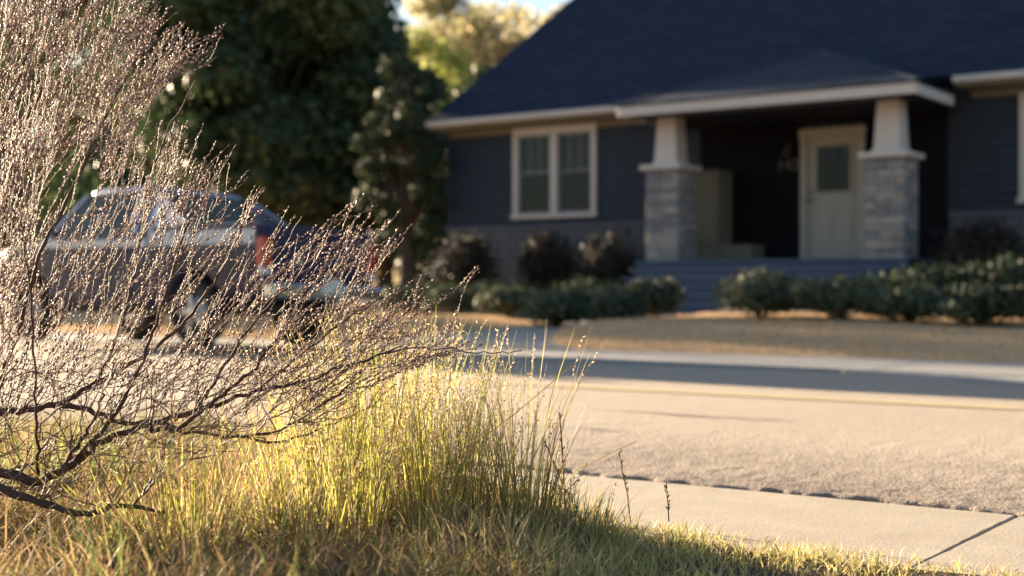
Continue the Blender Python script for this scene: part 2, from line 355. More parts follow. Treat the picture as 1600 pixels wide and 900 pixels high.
# far concrete parking strip
fst = tag(empty('pavement', (0, 11.6, 0)), kind='structure')
for i in range(17):
    x0 = -37 + 3 * i
    m = MB().bbox(x0 + .008, x0 + 2.992, EDGE_F - .03 + random.uniform(-.01, .01), 12.46, -.09, .022 + random.uniform(-.003, .003), .008)
    o = m.build('slab', 'concrete_far', fst); o.matrix_parent_inverse = Matrix.Translation((0, -11.6, 0))
ap = MB().slab([(-4.25, 10.76, -.05), (-3.2, 10.15, -.05), (-2.2, 9.9, -.05), (4, 9.9, -.05), (4, 10.76, -.05)], (0, 0, .064)).build('apron', 'concrete_far')
tag(ap, kind='structure')
# front walk from street to steps
m = MB(); segs = []
for k, (y, xl, xr) in enumerate([(12.38, -11.0, -7.9), (12.7, -10.75, -8.3), (13.2, -10.55, -8.75), (13.9, -10.42, -9.05), (15.2, -10.4, -9.15), (17.0, -10.5, -9.15), (18.55, -10.6, -9.15)]):
    z = float(np.interp(y, [12.38, 13.3, 15, 17, 18.6], [.03, .085, .15, .21, .27])); segs.append((y, xl, xr, z))
walk = tag(empty('path', (-9.8, 15, 0)), kind='structure')
for a, c in zip(segs[:-1], segs[1:]):
    g0, g1 = a[0] + .006, c[0] - .006
    m = MB().slab([(a[1], g0, a[3] - .1), (a[2], g0, a[3] - .1), (c[2], g1, c[3] - .1), (c[1], g1, c[3] - .1)], (0, 0, .1 + .012))
    o = m.build('slab', 'concrete_far', walk); o.matrix_parent_inverse = Matrix.Translation((9.8, -15, 0))

# soil under the near verge (a sheet a little above the lawn sheet)
xs = np.arange(-9, 4.01, .1); ys = np.arange(.8, 3.5, .1); XX, YY = np.meshgrid(xs, ys)
ZZ = ground_z(XX, YY) + .008 + .02 * (vnoise(XX * 4, YY * 4) + .5)
ii = np.arange(len(ys) - 1)[:, None] * len(xs) + np.arange(len(xs) - 1)[None]
F = np.stack([ii, ii + 1, ii + 1 + len(xs), ii + len(xs)], -1).reshape(-1, 4)
tag(np_mesh('verge_ground', np.stack([XX.ravel(), YY.ravel(), ZZ.ravel()], 1), F, 'soil', smooth=True), kind='structure')

# ------------------------------------------------------------------ blades (grass)
def blades(base, height, width, lean, az, droop, tint, segs=4):
    """arrays: base (n,3), height, width, lean (rad), az, droop, tint (n,3) -> V, F, T"""
    n = len(base); t = np.linspace(0, 1, segs + 1)
    ang = lean[:, None] + droop[:, None] * t[None] ** 1.5
    dl = height[:, None] / segs
    hx = np.concatenate([np.zeros((n, 1)), np.cumsum(np.sin(ang[:, :-1]) * dl, 1)], 1)
    hz = np.concatenate([np.zeros((n, 1)), np.cumsum(np.cos(ang[:, :-1]) * dl, 1)], 1)
    ca, sa = np.cos(az)[:, None], np.sin(az)[:, None]
    C = np.stack([base[:, 0:1] + hx * ca, base[:, 1:2] + hx * sa, base[:, 2:3] + hz], -1)
    wdir = rng.uniform(0, math.pi, n); W = np.stack([np.cos(wdir), np.sin(wdir), np.zeros(n)], -1)[:, None]
    prof = (1 - t ** 2.2) * .92 + .08
    half = width[:, None, None] * .5 * prof[None, :, None] * W
    V = np.stack([C - half, C + half], 2).reshape(-1, 3)
    k = (segs + 1) * 2; o = np.arange(n)[:, None] * k + np.arange(segs)[None] * 2
    F = np.stack([o, o + 1, o + 3, o + 2], -1).reshape(-1, 4)
    return V, F, np.repeat(tint, k, 0), C
GREENS = np.array([(.12, .17, .045), (.19, .24, .06), (.27, .28, .075), (.09, .14, .045), (.35, .33, .11)])
DRY = np.array([(.34, .23, .12), (.24, .155, .08), (.42, .31, .18), (.17, .105, .06), (.29, .185, .105)])
def pick(pal, n): return pal[rng.integers(0, len(pal), n)] * rng.uniform(.8, 1.2, (n, 1))

# low verge grass (uncountable)
def verge_edge(x): return 3.50 + .10 * vnoise(x * 2.1, x * 0 + 4) + .08 * vnoise(x * 6, x * 0 + 2) + np.clip((-2.75 - x) * .9, 0, .95)
N = 42000
d = rng.uniform(2.55, 6.6, N * 2) ** 1.0; u = rng.uniform(-.45, .43, N * 2)
X = d * (FWD.x + u * RGT.x); Y = d * (FWD.y + u * RGT.y)
keep = (Y < verge_edge(X) + rng.exponential(.02, len(X)))
X, Y, d, u = X[keep][:N], Y[keep][:N], d[keep][:N], u[keep][:N]; n = len(X)
px = 800 + u * FPX
hmax = np.interp(px, [0, 350, 850, 1000, 1150, 1600], [.16, .17, .13, .065, .050, .042]) * (.7 + .9 * np.clip(vnoise(X * 5, Y * 5) + .5, 0, 1))
h = hmax * rng.uniform(.35, 1.15, n)
dry = rng.random(n) < np.interp(px, [0, 300, 700, 1000, 1600], [.66, .62, .6, .6, .6]) + .5 * vnoise(X * 3 + 5, Y * 3)
tint = np.where(dry[:, None], pick(DRY, n), pick(GREENS, n))
bright = np.clip((px - 560) / 300, 0, 1)[:, None]  # sunlight painted in: tints turn brighter straw towards the right
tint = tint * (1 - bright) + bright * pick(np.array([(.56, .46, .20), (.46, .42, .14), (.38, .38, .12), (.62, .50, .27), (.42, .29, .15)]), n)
base = np.stack([X, Y, np.where(Y > 3.5, -.03, ground_z(X, Y) + .005)], 1)
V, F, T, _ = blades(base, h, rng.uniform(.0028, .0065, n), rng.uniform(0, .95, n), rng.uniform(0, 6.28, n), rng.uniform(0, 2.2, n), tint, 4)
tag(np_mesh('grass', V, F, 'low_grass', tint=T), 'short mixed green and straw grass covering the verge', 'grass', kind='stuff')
# matted dead blades lying about
n = 3600
d = rng.uniform(2.7, 4.4, n); u = rng.uniform(-.42, .02, n); X = d * (FWD.x + u * RGT.x); Y = np.minimum(d * (FWD.y + u * RGT.y), 3.6)
V, F, T, _ = blades(np.stack([X, Y, ground_z(X, Y) + rng.uniform(.01, .09, n)], 1), rng.uniform(.08, .26, n), rng.uniform(.0022, .0048, n),
                    rng.uniform(.5, 1.4, n), rng.uniform(0, 6.28, n), rng.uniform(.2, 2.2, n), pick(DRY, n), 5)
tag(np_mesh('grass_thatch', V, F, 'low_grass', tint=T), 'matted dead straw lying among the verge grass', 'grass', kind='stuff')
# dormant lawn blades across the street
n = 26000
X = rng.uniform(-18, -1.5, n); Y = 12.5 + rng.random(n) ** 1.3 * 4.6
ok = ~((X > np.interp(Y, [12.3, 13.2, 14, 18], [-11, -10.6, -10.45, -10.6])) & (X < np.interp(Y, [12.3, 13.2, 14, 18], [-7.9, -8.7, -9.05, -9.1])))
X, Y = X[ok], Y[ok]; n = len(X); P = np.stack([X, Y, ground_z(X, Y) - .004], 1)
tl = np.where((rng.random(n) < .07)[:, None], np.array([(.16, .16, .07)]), pick(np.array([(.64, .42, .24), (.54, .35, .20), (.70, .47, .27)]), n))
V, F, T, _ = blades(P, rng.uniform(.015, .042, n), rng.uniform(.010, .02, n), rng.uniform(0, .7, n), rng.uniform(0, 6.28, n), rng.uniform(0, 1, n), tl, 1)
tag(np_mesh('lawn_grass', V, F, 'lawn_blade', tint=T), 'dormant tan lawn grass on the bank before the house', 'grass', kind='stuff')

# tall clumps: each one a thing
def clump(cx, cd, hpx, count, spread, lean_mu, lean_sd, pal, label, seeds=.25, az=None, dry=.25, wid=(.0022, .0046)):
    c = pd(cx, 447, cd); n = count
    root = empty('grass_clump', (c.x, c.y, float(ground_z(c.x, c.y))))
    tag(root, label, 'grass clump', 'tall grass clumps on the verge')
    r = spread * np.sqrt(rng.random(n)); a = rng.uniform(0, 6.28, n)
    base = np.stack([r * np.cos(a), r * np.sin(a), np.full(n, -.005)], 1)
    hm = hpx / FPX * cd; h = hm * np.clip(rng.beta(3.2, 2.0, n) * 1.22, .22, 1.06)
    azs = a + rng.normal(0, .5, n) if az is None else az + rng.normal(0, .55, n)
    tint = np.where((rng.random(n) < dry)[:, None], pick(DRY, n), pick(pal, n))
    V, F, T, C = blades(base, h, rng.uniform(*wid, n), np.abs(rng.normal(lean_mu, lean_sd, n)), azs, rng.uniform(0, .55, n) ** 1.0, tint, 5)
    np_mesh('blades', V, F, 'tall_grass', root, T)['kind'] = 'stuff'
    ns = int(n * seeds)
    if ns:                                              # seed heads: small spikelets along the upper stem
        idx = rng.choice(n, ns, False); vs, fs, ts = [], [], []
        for i in idx:
            top, bel = C[i, -1], C[i, -2]; ax = top - bel; L = np.linalg.norm(ax); ax = ax / L
            for q in range(12):
                p = bel + ax * L * (-.3 + 1.35 * q / 12) ; dr = ax * .8 + rng.normal(0, .45, 3); dr /= np.linalg.norm(dr)
                ln = rng.uniform(.007, .014); sd_ = np.cross(dr, rng.normal(0, 1, 3)); sd_ /= np.linalg.norm(sd_); o = len(vs)
                vs += [p, p + dr * ln * .5 + sd_ * .0021, p + dr * ln, p + dr * ln * .5 - sd_ * .0021]; fs.append((o, o + 1, o + 2, o + 3))
                ts += [np.array((.46, .34, .24)) * rng.uniform(.7, 1.15)] * 4
        np_mesh('seed_heads', np.array(vs), np.array(fs), 'tall_grass', root, np.array(ts))['kind'] = 'stuff'
    return root
YG = np.array([(.42, .41, .09), (.34, .37, .08), (.50, .45, .13), (.25, .30, .07), (.56, .48, .19)])
LT = 'tall yellow-green grass clump in the thick stand beside the bare shrub'
for i, (cx, cd, hp, ct, sp) in enumerate([(455, 3.95, 285, 120, .07), (520, 3.75, 345, 170, .08), (580, 3.85, 350, 190, .08), (632, 4.0, 335, 190, .09), (690, 3.8, 330, 200, .085),
                                        (745, 3.75, 265, 170, .075), (560, 3.5, 250, 120, .07), (668, 3.55, 250, 130, .07)]):
    clump(cx, cd, hp, ct, sp, .11, .13, YG, LT, seeds=.6)
clump(812, 3.68, 345, 120, .065, .09, .10, np.array([(.46, .40, .14), (.40, .37, .10), (.50, .43, .2), (.33, .32, .08)]), 'tallest straw-tipped grass clump at the street end of the stand', .2)
clump(850, 3.72, 165, 90, .05, .16, .14, YG, 'middling grass clump between the tallest clump and the weed stalks', .4)
clump(925, 3.6, 75, 70, .05, .2, .16, YG, 'low wispy grass clump beyond the weed stalks', .3)
clump(470, 3.35, 210, 120, .09, .24, .17, YG, 'bright green clump rooted before the thick stand', .2, None, .25)
clump(300, 3.25, 285, 190, .085, .30, .20, YG, 'loose green grass clump arching out in front of the shrub', .12, None, .35)
clump(215, 3.2, 250, 40, .05, .42, .12, YG, 'few long pale blades leaning away from the shrub base', .1, math.atan2(-RGT.y, -RGT.x), .3)
clump(395, 3.6, 230, 110, .08, .25, .15, DRY, 'dry brown grass clump under the shrub branches', .3, None, .8)
clump(60, 4.3, 150, 130, .16, .2, .15, GREENS, 'short green grass clump behind the shrub limbs', .0, None, .15)
clump(250, 4.4, 150, 110, .16, .2, .15, GREENS, 'pale green grass clump between the shrub and the gutter', .1, None, .2)
clump(905, 3.65, 120, 130, .07, .22, .18, GREENS, 'small leafy grass clump with bent tips beside the gutter slab', .05, None, .3)
# dark upright weed stalks
def stalk(pts, d, label, r=.0032):
    P = [pd(x, y, d) for x, y in pts]
    m = MB().tube(P, [r * (1 - .35 * i / len(P)) for i in range(len(P))], 6)
    for i in range(14):
        k = random.uniform(.5, len(P) - 1.01); a = P[int(k)].lerp(P[int(k) + 1], k % 1); dr = Vector((random.gauss(0, .6), random.gauss(0, .6), 1)).normalized()
        m.tube([a, a + dr * .008, a + dr * .014], [.0012, .0022, .0004], 5)
    o = m.build('weed_stalk', 'stalk'); tag(o, label, 'weed', 'dead weed stalks on the verge'); return o
stalk([(884, 838), (882, 770), (878, 700), (874, 645)], 3.8, 'straight dark brown weed stalk rising above the gutter slab')
stalk([(905, 800), (880, 760), (862, 715), (848, 685)], 3.85, 'curved brown weed stalk bent towards the grass stand')
stalk([(985, 815), (980, 770), (972, 735), (967, 705)], 3.9, 'thin slanted weed stalk at the verge edge', .002)
stalk([(1045, 815), (1044, 790), (1040, 760)], 3.75, 'short weed stem standing alone against the concrete slab', .002)
for pts, dd, lb in [([(700, 760), (745, 690), (800, 650), (905, 562)], 3.7, 'single long straw stem slanting out over the street'), ([(860, 790), (900, 735), (960, 705), (995, 690)], 3.9, 'single low straw stem arching over the gutter')]:
    m = MB().tube([pd(x, y, dd) for x, y in pts], [.0016, .0015, .0013, .0009], 5); o = m.build('straw_stem', 'tall_grass')
    a = o.data.attributes.new('tint', 'FLOAT_COLOR', 'POINT'); a.data.foreach_set('color', np.tile(np.array((.5, .4, .2, 1), np.float32), len(o.data.vertices)))
    tag(o, lb, 'straw', 'loose straw stems')

# ------------------------------------------------------------------ the bare shrub
def make_shrub():
    rs = random.Random(5)
    rootp = pd(-150, 845, 3.55); root = empty('bare_shrub', (rootp.x, rootp.y, -.01))
    tag(root, 'bare twiggy shrub with pale buds spreading over the verge', 'shrub')
    limbs = [
        ([(-150, 845, 3.55), (-60, 745, 3.5), (0, 738, 3.48), (60, 752, 3.45), (110, 728, 3.45), (160, 690, 3.45), (230, 664, 3.47), (310, 640, 3.5), (400, 610, 3.5), (480, 594, 3.48), (560, 566, 3.5), (630, 540, 3.5)], .021, .0018),
        ([(-150, 845, 3.55), (-90, 700, 3.6), (-20, 648, 3.6), (40, 640, 3.58), (85, 632, 3.55), (150, 598, 3.6), (220, 560, 3.65), (290, 500, 3.65), (340, 430, 3.65), (372, 370, 3.7)], .016, .003),
        ([(110, 728, 3.45), (165, 668, 3.4), (205, 600, 3.38), (235, 530, 3.4), (262, 450, 3.4), (290, 360, 3.42), (305, 290, 3.45)], .008, .002),
        ([(85, 632, 3.55), (140, 640, 3.5), (190, 660, 3.5), (250, 662, 3.55), (300, 675, 3.6), (380, 682, 3.6), (450, 664, 3.55), (510, 628, 3.5), (560, 590, 3.5)], .009, .002),
        ([(230, 664, 3.47), (275, 672, 3.42), (330, 630, 3.4), (372, 598, 3.4), (425, 540, 3.42), (470, 470, 3.45), (515, 410, 3.5), (545, 350, 3.5)], .008, .002),
        ([(-90, 700, 3.6), (-60, 560, 3.7), (-25, 430, 3.75), (15, 300, 3.7), (50, 180, 3.7), (85, 70, 3.7), (100, -20, 3.7)], .009, .002),
        ([(-90, 700, 3.6), (-110, 500, 3.5), (-90, 320, 3.45), (-50, 150, 3.4), (-20, 20, 3.4)], .009, .002),
        ([(-20, 648, 3.6), (25, 530, 3.5), (55, 420, 3.45), (110, 300, 3.5), (160, 190, 3.55), (215, 90, 3.6), (250, 20, 3.6)], .008, .002),
        ([(-150, 845, 3.55), (-30, 765, 3.35), (60, 785, 3.3), (130, 802, 3.28), (190, 790, 3.25), (260, 800, 3.2)], .017, .004),
        ([(310, 640, 3.5), (350, 570, 3.55), (400, 500, 3.6), (450, 450, 3.6), (500, 400, 3.65)], .006, .0018),
        ([(60, 752, 3.45), (58, 690, 3.3), (56, 600, 3.25), (50, 500, 3.22), (38, 400, 3.2), (20, 310, 3.2)], .005, .0016),
        ([(95, 735, 3.4), (125, 690, 3.35), (150, 650, 3.33), (160, 615, 3.33)], .006, .003),
        ([(400, 610, 3.5), (470, 555, 3.55), (540, 500, 3.6), (600, 465, 3.6)], .005, .0016),
        ([(560, 566, 3.5), (620, 548, 3.5), (690, 545, 3.5), (745, 552, 3.5), (815, 548, 3.5)], .003, .0012),
        ([(150, 598, 3.6), (190, 500, 3.7), (215, 400, 3.75), (230, 300, 3.75), (260, 210, 3.75), (310, 120, 3.7)], .006, .0016),
        ([(380, 682, 3.6), (440, 690, 3.7), (500, 670, 3.75), (570, 640, 3.8), (620, 600, 3.8)], .005, .0015),
        ([(-60, 745, 3.5), (-100, 640, 3.3), (-120, 500, 3.25), (-80, 380, 3.2), (-30, 250, 3.2), (30, 120, 3.2)], .008, .0018),
    ]
    NP, NT, NR = [], [], []
    for li, (pts, r0, r1) in enumerate(limbs):
        P = [pd(*p) for p in pts]; Q = []
        for i in range(len(P) - 1):                       # catmull-rom + wobble
            a, b_, c, d_ = P[max(i - 1, 0)], P[i], P[i + 1], P[min(i + 2, len(P) - 1)]
            for k in range(6):
                t = k / 6
                q = .5 * ((2 * b_) + (c - a) * t + (2 * a - 5 * b_ + 4 * c - d_) * t * t + (3 * b_ - a - 3 * c + d_) * t ** 3)
                Q.append(q + Vector((rs.gauss(0, .003), rs.gauss(0, .003), rs.gauss(0, .003))) * (0 if k == 0 else 1))
        Q.append(P[-1]); n = len(Q)
        rad = [(r0 + (r1 - r0) * (i / (n - 1)) ** .55) * (1 + .12 * math.sin(i * 1.9 + li)) for i in range(n)]
        MB().tube(Q, rad, 8).build('limb', 'shrub_wood', root).matrix_parent_inverse = Matrix.Translation(-root.location)
        for i in range(1, n):
            NP.append(Q[i]); NT.append((Q[i] - Q[i - 1]).normalized()); NR.append(rad[i])
    poly = [(-80, -60), (215, -60), (262, 0), (325, 62), (318, 95), (240, 120), (232, 165), (212, 205), (235, 228), (290, 205), (300, 238), (345, 258), (345, 290), (400, 295), (385, 328), (440, 360),
            (475, 380), (540, 330), (595, 350), (620, 372), (600, 402), (560, 428), (590, 462), (655, 452), (650, 480), (640, 505), (700, 520), (735, 535), (690, 560), (610, 590), (480, 615), (300, 610), (120, 580), (-80, 600)]
    def inside(x, y):
        c = False; j = len(poly) - 1
        for i in range(len(poly)):
            if (poly[i][1] > y) != (poly[j][1] > y) and x < (poly[j][0] - poly[i][0]) * (y - poly[i][1]) / (poly[j][1] - poly[i][1]) + poly[i][0]: c = not c
            j = i
        return c
    tips = []
    while len(tips) < 2500:
        x, y = rs.uniform(-80, 740), rs.uniform(-60, 610)
        if not inside(x, y): continue
        if ((x - 140) / 62) ** 2 + ((y - 262) / 48) ** 2 < 1 and rs.random() < .93: continue
        if x + y * .3 < 120 and y > 430 and rs.random() < .4: continue
        if y > 520 and rs.random() < .45: continue
        if 60 < x < 560 and 290 < y < 520 and rs.random() < .66: continue
        tips.append((x, y, rs.uniform(3.2, 3.95) if rs.random() < .8 else rs.uniform(2.95, 4.2)))
    for e in [(340, 58), (333, 92), (295, 190), (292, 195), (350, 245), (408, 290), (440, 345), (352, 38), (552, 318), (556, 312), (602, 345), (626, 365), (500, 372), (470, 390), (742, 418), (744, 416), (664, 432), (700, 455),
              (690, 462), (755, 533), (730, 542), (600, 470), (575, 375), (248, 30), (225, 10), (285, 40)]:
        for q in range(2): tips.append((e[0] + rs.uniform(-6, 6), e[1] + rs.uniform(-5, 8), rs.uniform(3.4, 3.75)))
    for i in range(3, 28):                                # shoots that stand out past the outline
        (xa, ya), (xb, yb) = poly[i], poly[i + 1]
        for q in range(4):
            t = rs.random(); L_ = rs.uniform(5, 42); x, y = xa + (xb - xa) * t, ya + (yb - ya) * t; an = R(max(20, 68 - .042 * x - .05 * max(0, y - 430)))
            tips.append((x + L_ * math.cos(an), y - L_ * math.sin(an), rs.uniform(3.35, 3.8)))
    bare = set()
    for q in range(760):                                  # bare tangle low down among the limbs
        x, y = rs.uniform(-60, 560), rs.uniform(560, 770)
        if y > 800 - .28 * x: continue
        t_ = (x, y, rs.uniform(3.2, 3.8)); tips.append(t_); bare.add(t_)
    tips.sort(key=lambda t: math.hypot(t[0] + 80, t[1] - 740) + rs.uniform(-60, 60))
    cap = len(NP) + len(tips) * 9
    A = np.zeros((cap, 3)); Tn = np.zeros((cap, 3)); Rr = np.zeros(cap); k0 = len(NP)
    A[:k0] = [tuple(p) for p in NP]; Tn[:k0] = [tuple(p) for p in NT]; Rr[:k0] = NR
    tw = MB(); bv, bf, bt = [], [], []
    octF = [(0, 1, 2), (0, 2, 3), (0, 3, 4), (0, 4, 1), (5, 2, 1), (5, 3, 2), (5, 4, 3), (5, 1, 4)]
    for (x, y, d_) in tips:
        tip = pd(x, y, d_)
        ang = R(rs.uniform(-25, 120) if (x, y, d_) in bare else max(18, 72 - .042 * max(x, 0) - .06 * max(0, y - 430) + rs.gauss(0, 7)))
        fl = (RGT * math.cos(ang) + Vector((0, 0, math.sin(ang))) + FWD * rs.gauss(0, .22)).normalized()
        dv = np.array(tip) - A[:k0]; ds = np.linalg.norm(dv, axis=1) + 1e-9
        cs = (dv @ np.array(fl)) / ds
        cost = ds * (1 + 2.2 * (1 - cs)) + np.where(ds < .12, 5, 0) + .45 * np.abs(ds - .26)
        j = int(np.argmin(cost)); p0 = Vector(A[j]); t0 = Vector(Tn[j]); L = (tip - p0).length
        c1 = p0 + (t0 * .5 + fl * .6).normalized() * L * .35; c2 = tip - fl * L * .4
        ns = max(5, min(9, int(L / .035))); P = []
        for i in range(ns + 1):
            t = i / ns; q = p0 * (1 - t) ** 3 + c1 * 3 * t * (1 - t) ** 2 + c2 * 3 * t * t * (1 - t) + tip * t ** 3
            if 0 < i < ns: q = q + Vector((rs.gauss(0, .0022), rs.gauss(0, .0022), rs.gauss(0, .0022)))
            P.append(q)
        rb = min(Rr[j] * .85, .0011 + .006 * L, .0034); rt = .0008
        if (x, y, d_) in bare: rb = min(Rr[j] * .9, max(rb, .0024)); rt = .0011
        tw.tube(P, [rb + (rt - rb) * i / ns for i in range(ns + 1)], 4, False)
        for i in range(1, min(ns, 9)):
            if k0 < cap: A[k0] = P[i]; Tn[k0] = (P[i + 1] - P[i]).normalized(); Rr[k0] = rb + (rt - rb) * i / ns; k0 += 1
        bsz = rs.choice([.75, .95, 1.0, 1.15, 1.3]); gap_ = rs.choice([1.0, 1.0, 1.25, 1.9, 3.2]); s = L * rs.uniform(.12, .3); side = rs.uniform(0, 6.28)
        while s < L and (x, y, d_) not in bare:
            f = s / L * ns; i = min(int(f), ns - 1); q = P[i].lerp(P[i + 1], f - i); t = (P[i + 1] - P[i]).normalized()
            o1 = t.orthogonal().normalized(); o2 = t.cross(o1); side += 2.4 + rs.gauss(0, .4)
            rd = o1 * math.cos(side) + o2 * math.sin(side); ax = (t + rd * rs.uniform(.25, .5)).normalized()
            ln = rs.uniform(.0048, .0118) * bsz; wd = ln * rs.uniform(.20, .29); q = q + rd * .001
            e1 = ax.orthogonal().normalized(); e2 = ax.cross(e1); m_ = q + ax * ln * .42; o = len(bv)
            bv += [q, m_ + e1 * wd, m_ + e2 * wd, m_ - e1 * wd, m_ - e2 * wd, q + ax * ln]; bf += [tuple(a + o for a in ff) for ff in octF]
            base_c = rs.choice([(.70, .53, .43), (.58, .42, .35), (.78, .62, .51), (.40, .26, .22), (.27, .17, .155), (.22, .135, .125), (.31, .19, .17)]); g_ = rs.uniform(.8, 1.15)
            bt += [tuple(c * g_ for c in base_c)] * 6
            s += rs.uniform(.006, .0135) * gap_
    o = tw.build('twigs', 'twig_wood', root); o.matrix_parent_inverse = Matrix.Translation(-root.location); o['kind'] = 'stuff'
    o = np_mesh('buds', np.array([tuple(v) for v in bv]), np.array(bf), 'bud', root, np.array(bt), True)
    o.matrix_parent_inverse = Matrix.Translation(-root.location); o['kind'] = 'stuff'
make_shrub()

# ------------------------------------------------------------------ the house
house = tag(empty('house', (-8.5, 22, .4)), 'dark blue house with white trim and stone porch columns', 'house')
HI = Matrix.Translation(-house.location)
def hp(o, parent=None):                  # parts are modelled in world coordinates
    o.parent = parent or house
    if parent is None: o.matrix_parent_inverse = HI
    return o
X0, X1, YW = -16.95, .5, 22.0            # front wall
FL = 1.12                                # porch floor height
EAVE_Y, EAVE_Z, PITCH, RIDGE_Y = 21.48, 3.93, .63, 27.6
SID0 = 1.88
WIN = [(-15.36, -13.46, 2.00, 3.76), (-5.79, -3.89, 1.98, 3.70)]
DOOR = (-9.40, -8.27, FL, 3.36)
# backing wall with openings
def cells(m, x0, x1, z0, z1, y0, y1, holes):
    xs = sorted({x0, x1, *[min(max(h[k], x0), x1) for h in holes for k in (0, 1)]}); zs = sorted({z0, z1, *[min(max(h[k], z0), z1) for h in holes for k in (2, 3)]})
    for a, b_ in zip(xs[:-1], xs[1:]):
        for c, d_ in zip(zs[:-1], zs[1:]):
            if b_ - a < 1e-6 or d_ - c < 1e-6: continue
            if any(h[0] <= (a + b_) / 2 <= h[1] and h[2] <= (c + d_) / 2 <= h[3] for h in holes): continue
            m.box(a, b_, y0, y1, c, d_)
holes = [(a + .07, b_ - .07, c + .07, d_ - .07) for a, b_, c, d_ in WIN] + [(DOOR[0] + .08, DOOR[1] - .08, 0, DOOR[3] - .08)]
m = MB(); cells(m, X0, X1, .2, 4.05, YW + .03, YW + .2, holes)
m.box(X0, X0 + .15, YW + .2, 33.2, .2, 4.05); m.box(X1 - .15, X1, YW + .2, 33.2, .2, 4.05); m.box(X0 + .15, X1 - .15, 33.0, 33.2, .2, 4.05)
for xg in (X0, X1 - .15):                # gable triangles
    m.slab([(xg, YW + .1, 4.05), (xg, 33.1, 4.05), (xg, RIDGE_Y, 4.05 + (RIDGE_Y - YW - .1) * PITCH)], (.15, 0, 0))
wall = hp(m.build('wall', 'siding'))
# lap siding boards
def board(x0, x1, z0, z1, parent, mt='siding'):
    m = MB(); y = YW
    m.slab([(x0, y - .026, z0), (x0, y + .026, z0), (x0, y + .026, z1 + .012), (x0, y + .008, z1 + .012)], (x1 - x0, 0, 0))
    return hp(m.build('plank', mt, fixn=True), parent)
def siding(x0, x1, z0, z1, exp, openings, mt='siding'):
    k = max(1, round((z1 - z0) / exp)); exp = (z1 - z0) / k
    for i in range(k):
        a, c = z0 + i * exp, z0 + (i + 1) * exp
        spans = [(x0, x1)]
        for h in openings:
            if h[2] < c - .03 and h[3] > a + .03:
                spans = [s for q in spans for s in ((q[0], min(q[1], h[0])), (max(q[0], h[1]), q[1])) if s[1] - s[0] > .02]
        for s in spans:
            L = s[1] - s[0]
            if L > 3.2:
                cut = s[0] + L * random.uniform(.35, .65); board(s[0], cut - .002, a, c, wall, mt); board(cut + .002, s[1], a, c, wall, mt)
            else: board(s[0], s[1], a, c, wall, mt)
shrunk = [(a + .04, b_ - .04, c + .02, d_ - .02) for a, b_, c, d_ in WIN]
siding(X0, -11.3, SID0, 3.92, .145, [shrunk[0]])
siding(-6.9, X1, SID0, 3.92, .145, [shrunk[1]])
siding(-11.3, -6.9, FL, 3.6, .155, [(DOOR[0] + .04, DOOR[1] - .04, 0, DOOR[3] - .02)], 'siding_shaded')
# water table and grey block base courses
for xa, xb in ((X0 - .02, -11.32), (-6.88, X1 + .02)):
    hp(MB().bbox(xa, xb, YW - .075, YW + .02, SID0 - .10, SID0 - .004, .012).build('water_table', 'block_grey'))
    k = 0
    for r in range(8):
        z0 = .30 + r * .185; x = xa - (r % 2) * .22
        while x < xb:
            l = .44; a, c = max(x, xa), min(x + l, xb)
            if c - a > .05:
                hp(MB().bbox(a + .006, c - .006, YW - .05 + random.uniform(-.004, .004), YW + .028, z0 + .006, z0 + .179, .01).build('block', 'block_grey'), wall)
            x += l
    hp(MB().box(xa + .01, xb - .01, YW - .03, YW + .029, .2, SID0 - .11).build('mortar', 'mortar'), wall)
# corner board
hp(MB().bbox(X0 - .03, X0 + .10, YW - .035, YW + .03, SID0, 3.95, .006).build('corner_board', 'siding'))
# main roof: stepped shingle courses, two slopes
def roof_mesh():
    m = MB(); xa, xb = X0 - .10, X1 + .35; n = 52
    for sgn in (1, -1):
        yA = EAVE_Y if sgn > 0 else 2 * RIDGE_Y - EAVE_Y
        run = (RIDGE_Y - EAVE_Y) / n
        for i in range(n):
            y0 = yA + sgn * run * i; y1 = yA + sgn * run * (i + 1.05)
            z0 = EAVE_Z + .05 + run * i * PITCH; z1 = z0 + run * 1.05 * PITCH
            vs = [(xa, y0, z0 + .018), (xb, y0, z0 + .018), (xb, y1, z1 + .006), (xa, y1, z1 + .006), (xa, y0, z0), (xb, y0, z0)]
            m.add(vs, [(0, 1, 2, 3), (4, 5, 1, 0)])
        m.add([(xa, yA, EAVE_Z - .0), (xb, yA, EAVE_Z - .0), (xb, RIDGE_Y, EAVE_Z + (RIDGE_Y - EAVE_Y) * PITCH), (xa, RIDGE_Y, EAVE_Z + (RIDGE_Y - EAVE_Y) * PITCH)], [(0, 1, 2, 3)])
    return m
roof = hp(roof_mesh().build('roof', 'roofing'))
hp(MB().tube([(X0 - .10, RIDGE_Y, EAVE_Z + .06 + (RIDGE_Y - EAVE_Y) * PITCH), (X1 + .35, RIDGE_Y, EAVE_Z + .06 + (RIDGE_Y - EAVE_Y) * PITCH)], .09, 6).build('ridge_cap', 'roofing'), roof)
for sg in (1, -1):                       # rake boards
    xr = X0 - .115 if sg > 0 else X1 + .365
    for s2 in (1, -1):
        yA = EAVE_Y if s2 > 0 else 2 * RIDGE_Y - EAVE_Y
        hp(MB().bar((xr, yA, EAVE_Z - .03), (xr, RIDGE_Y, EAVE_Z - .03 + (RIDGE_Y - EAVE_Y) * PITCH), (.014, 0, 0), (0, 0, .075)).build('rake_board', 'siding'), roof)
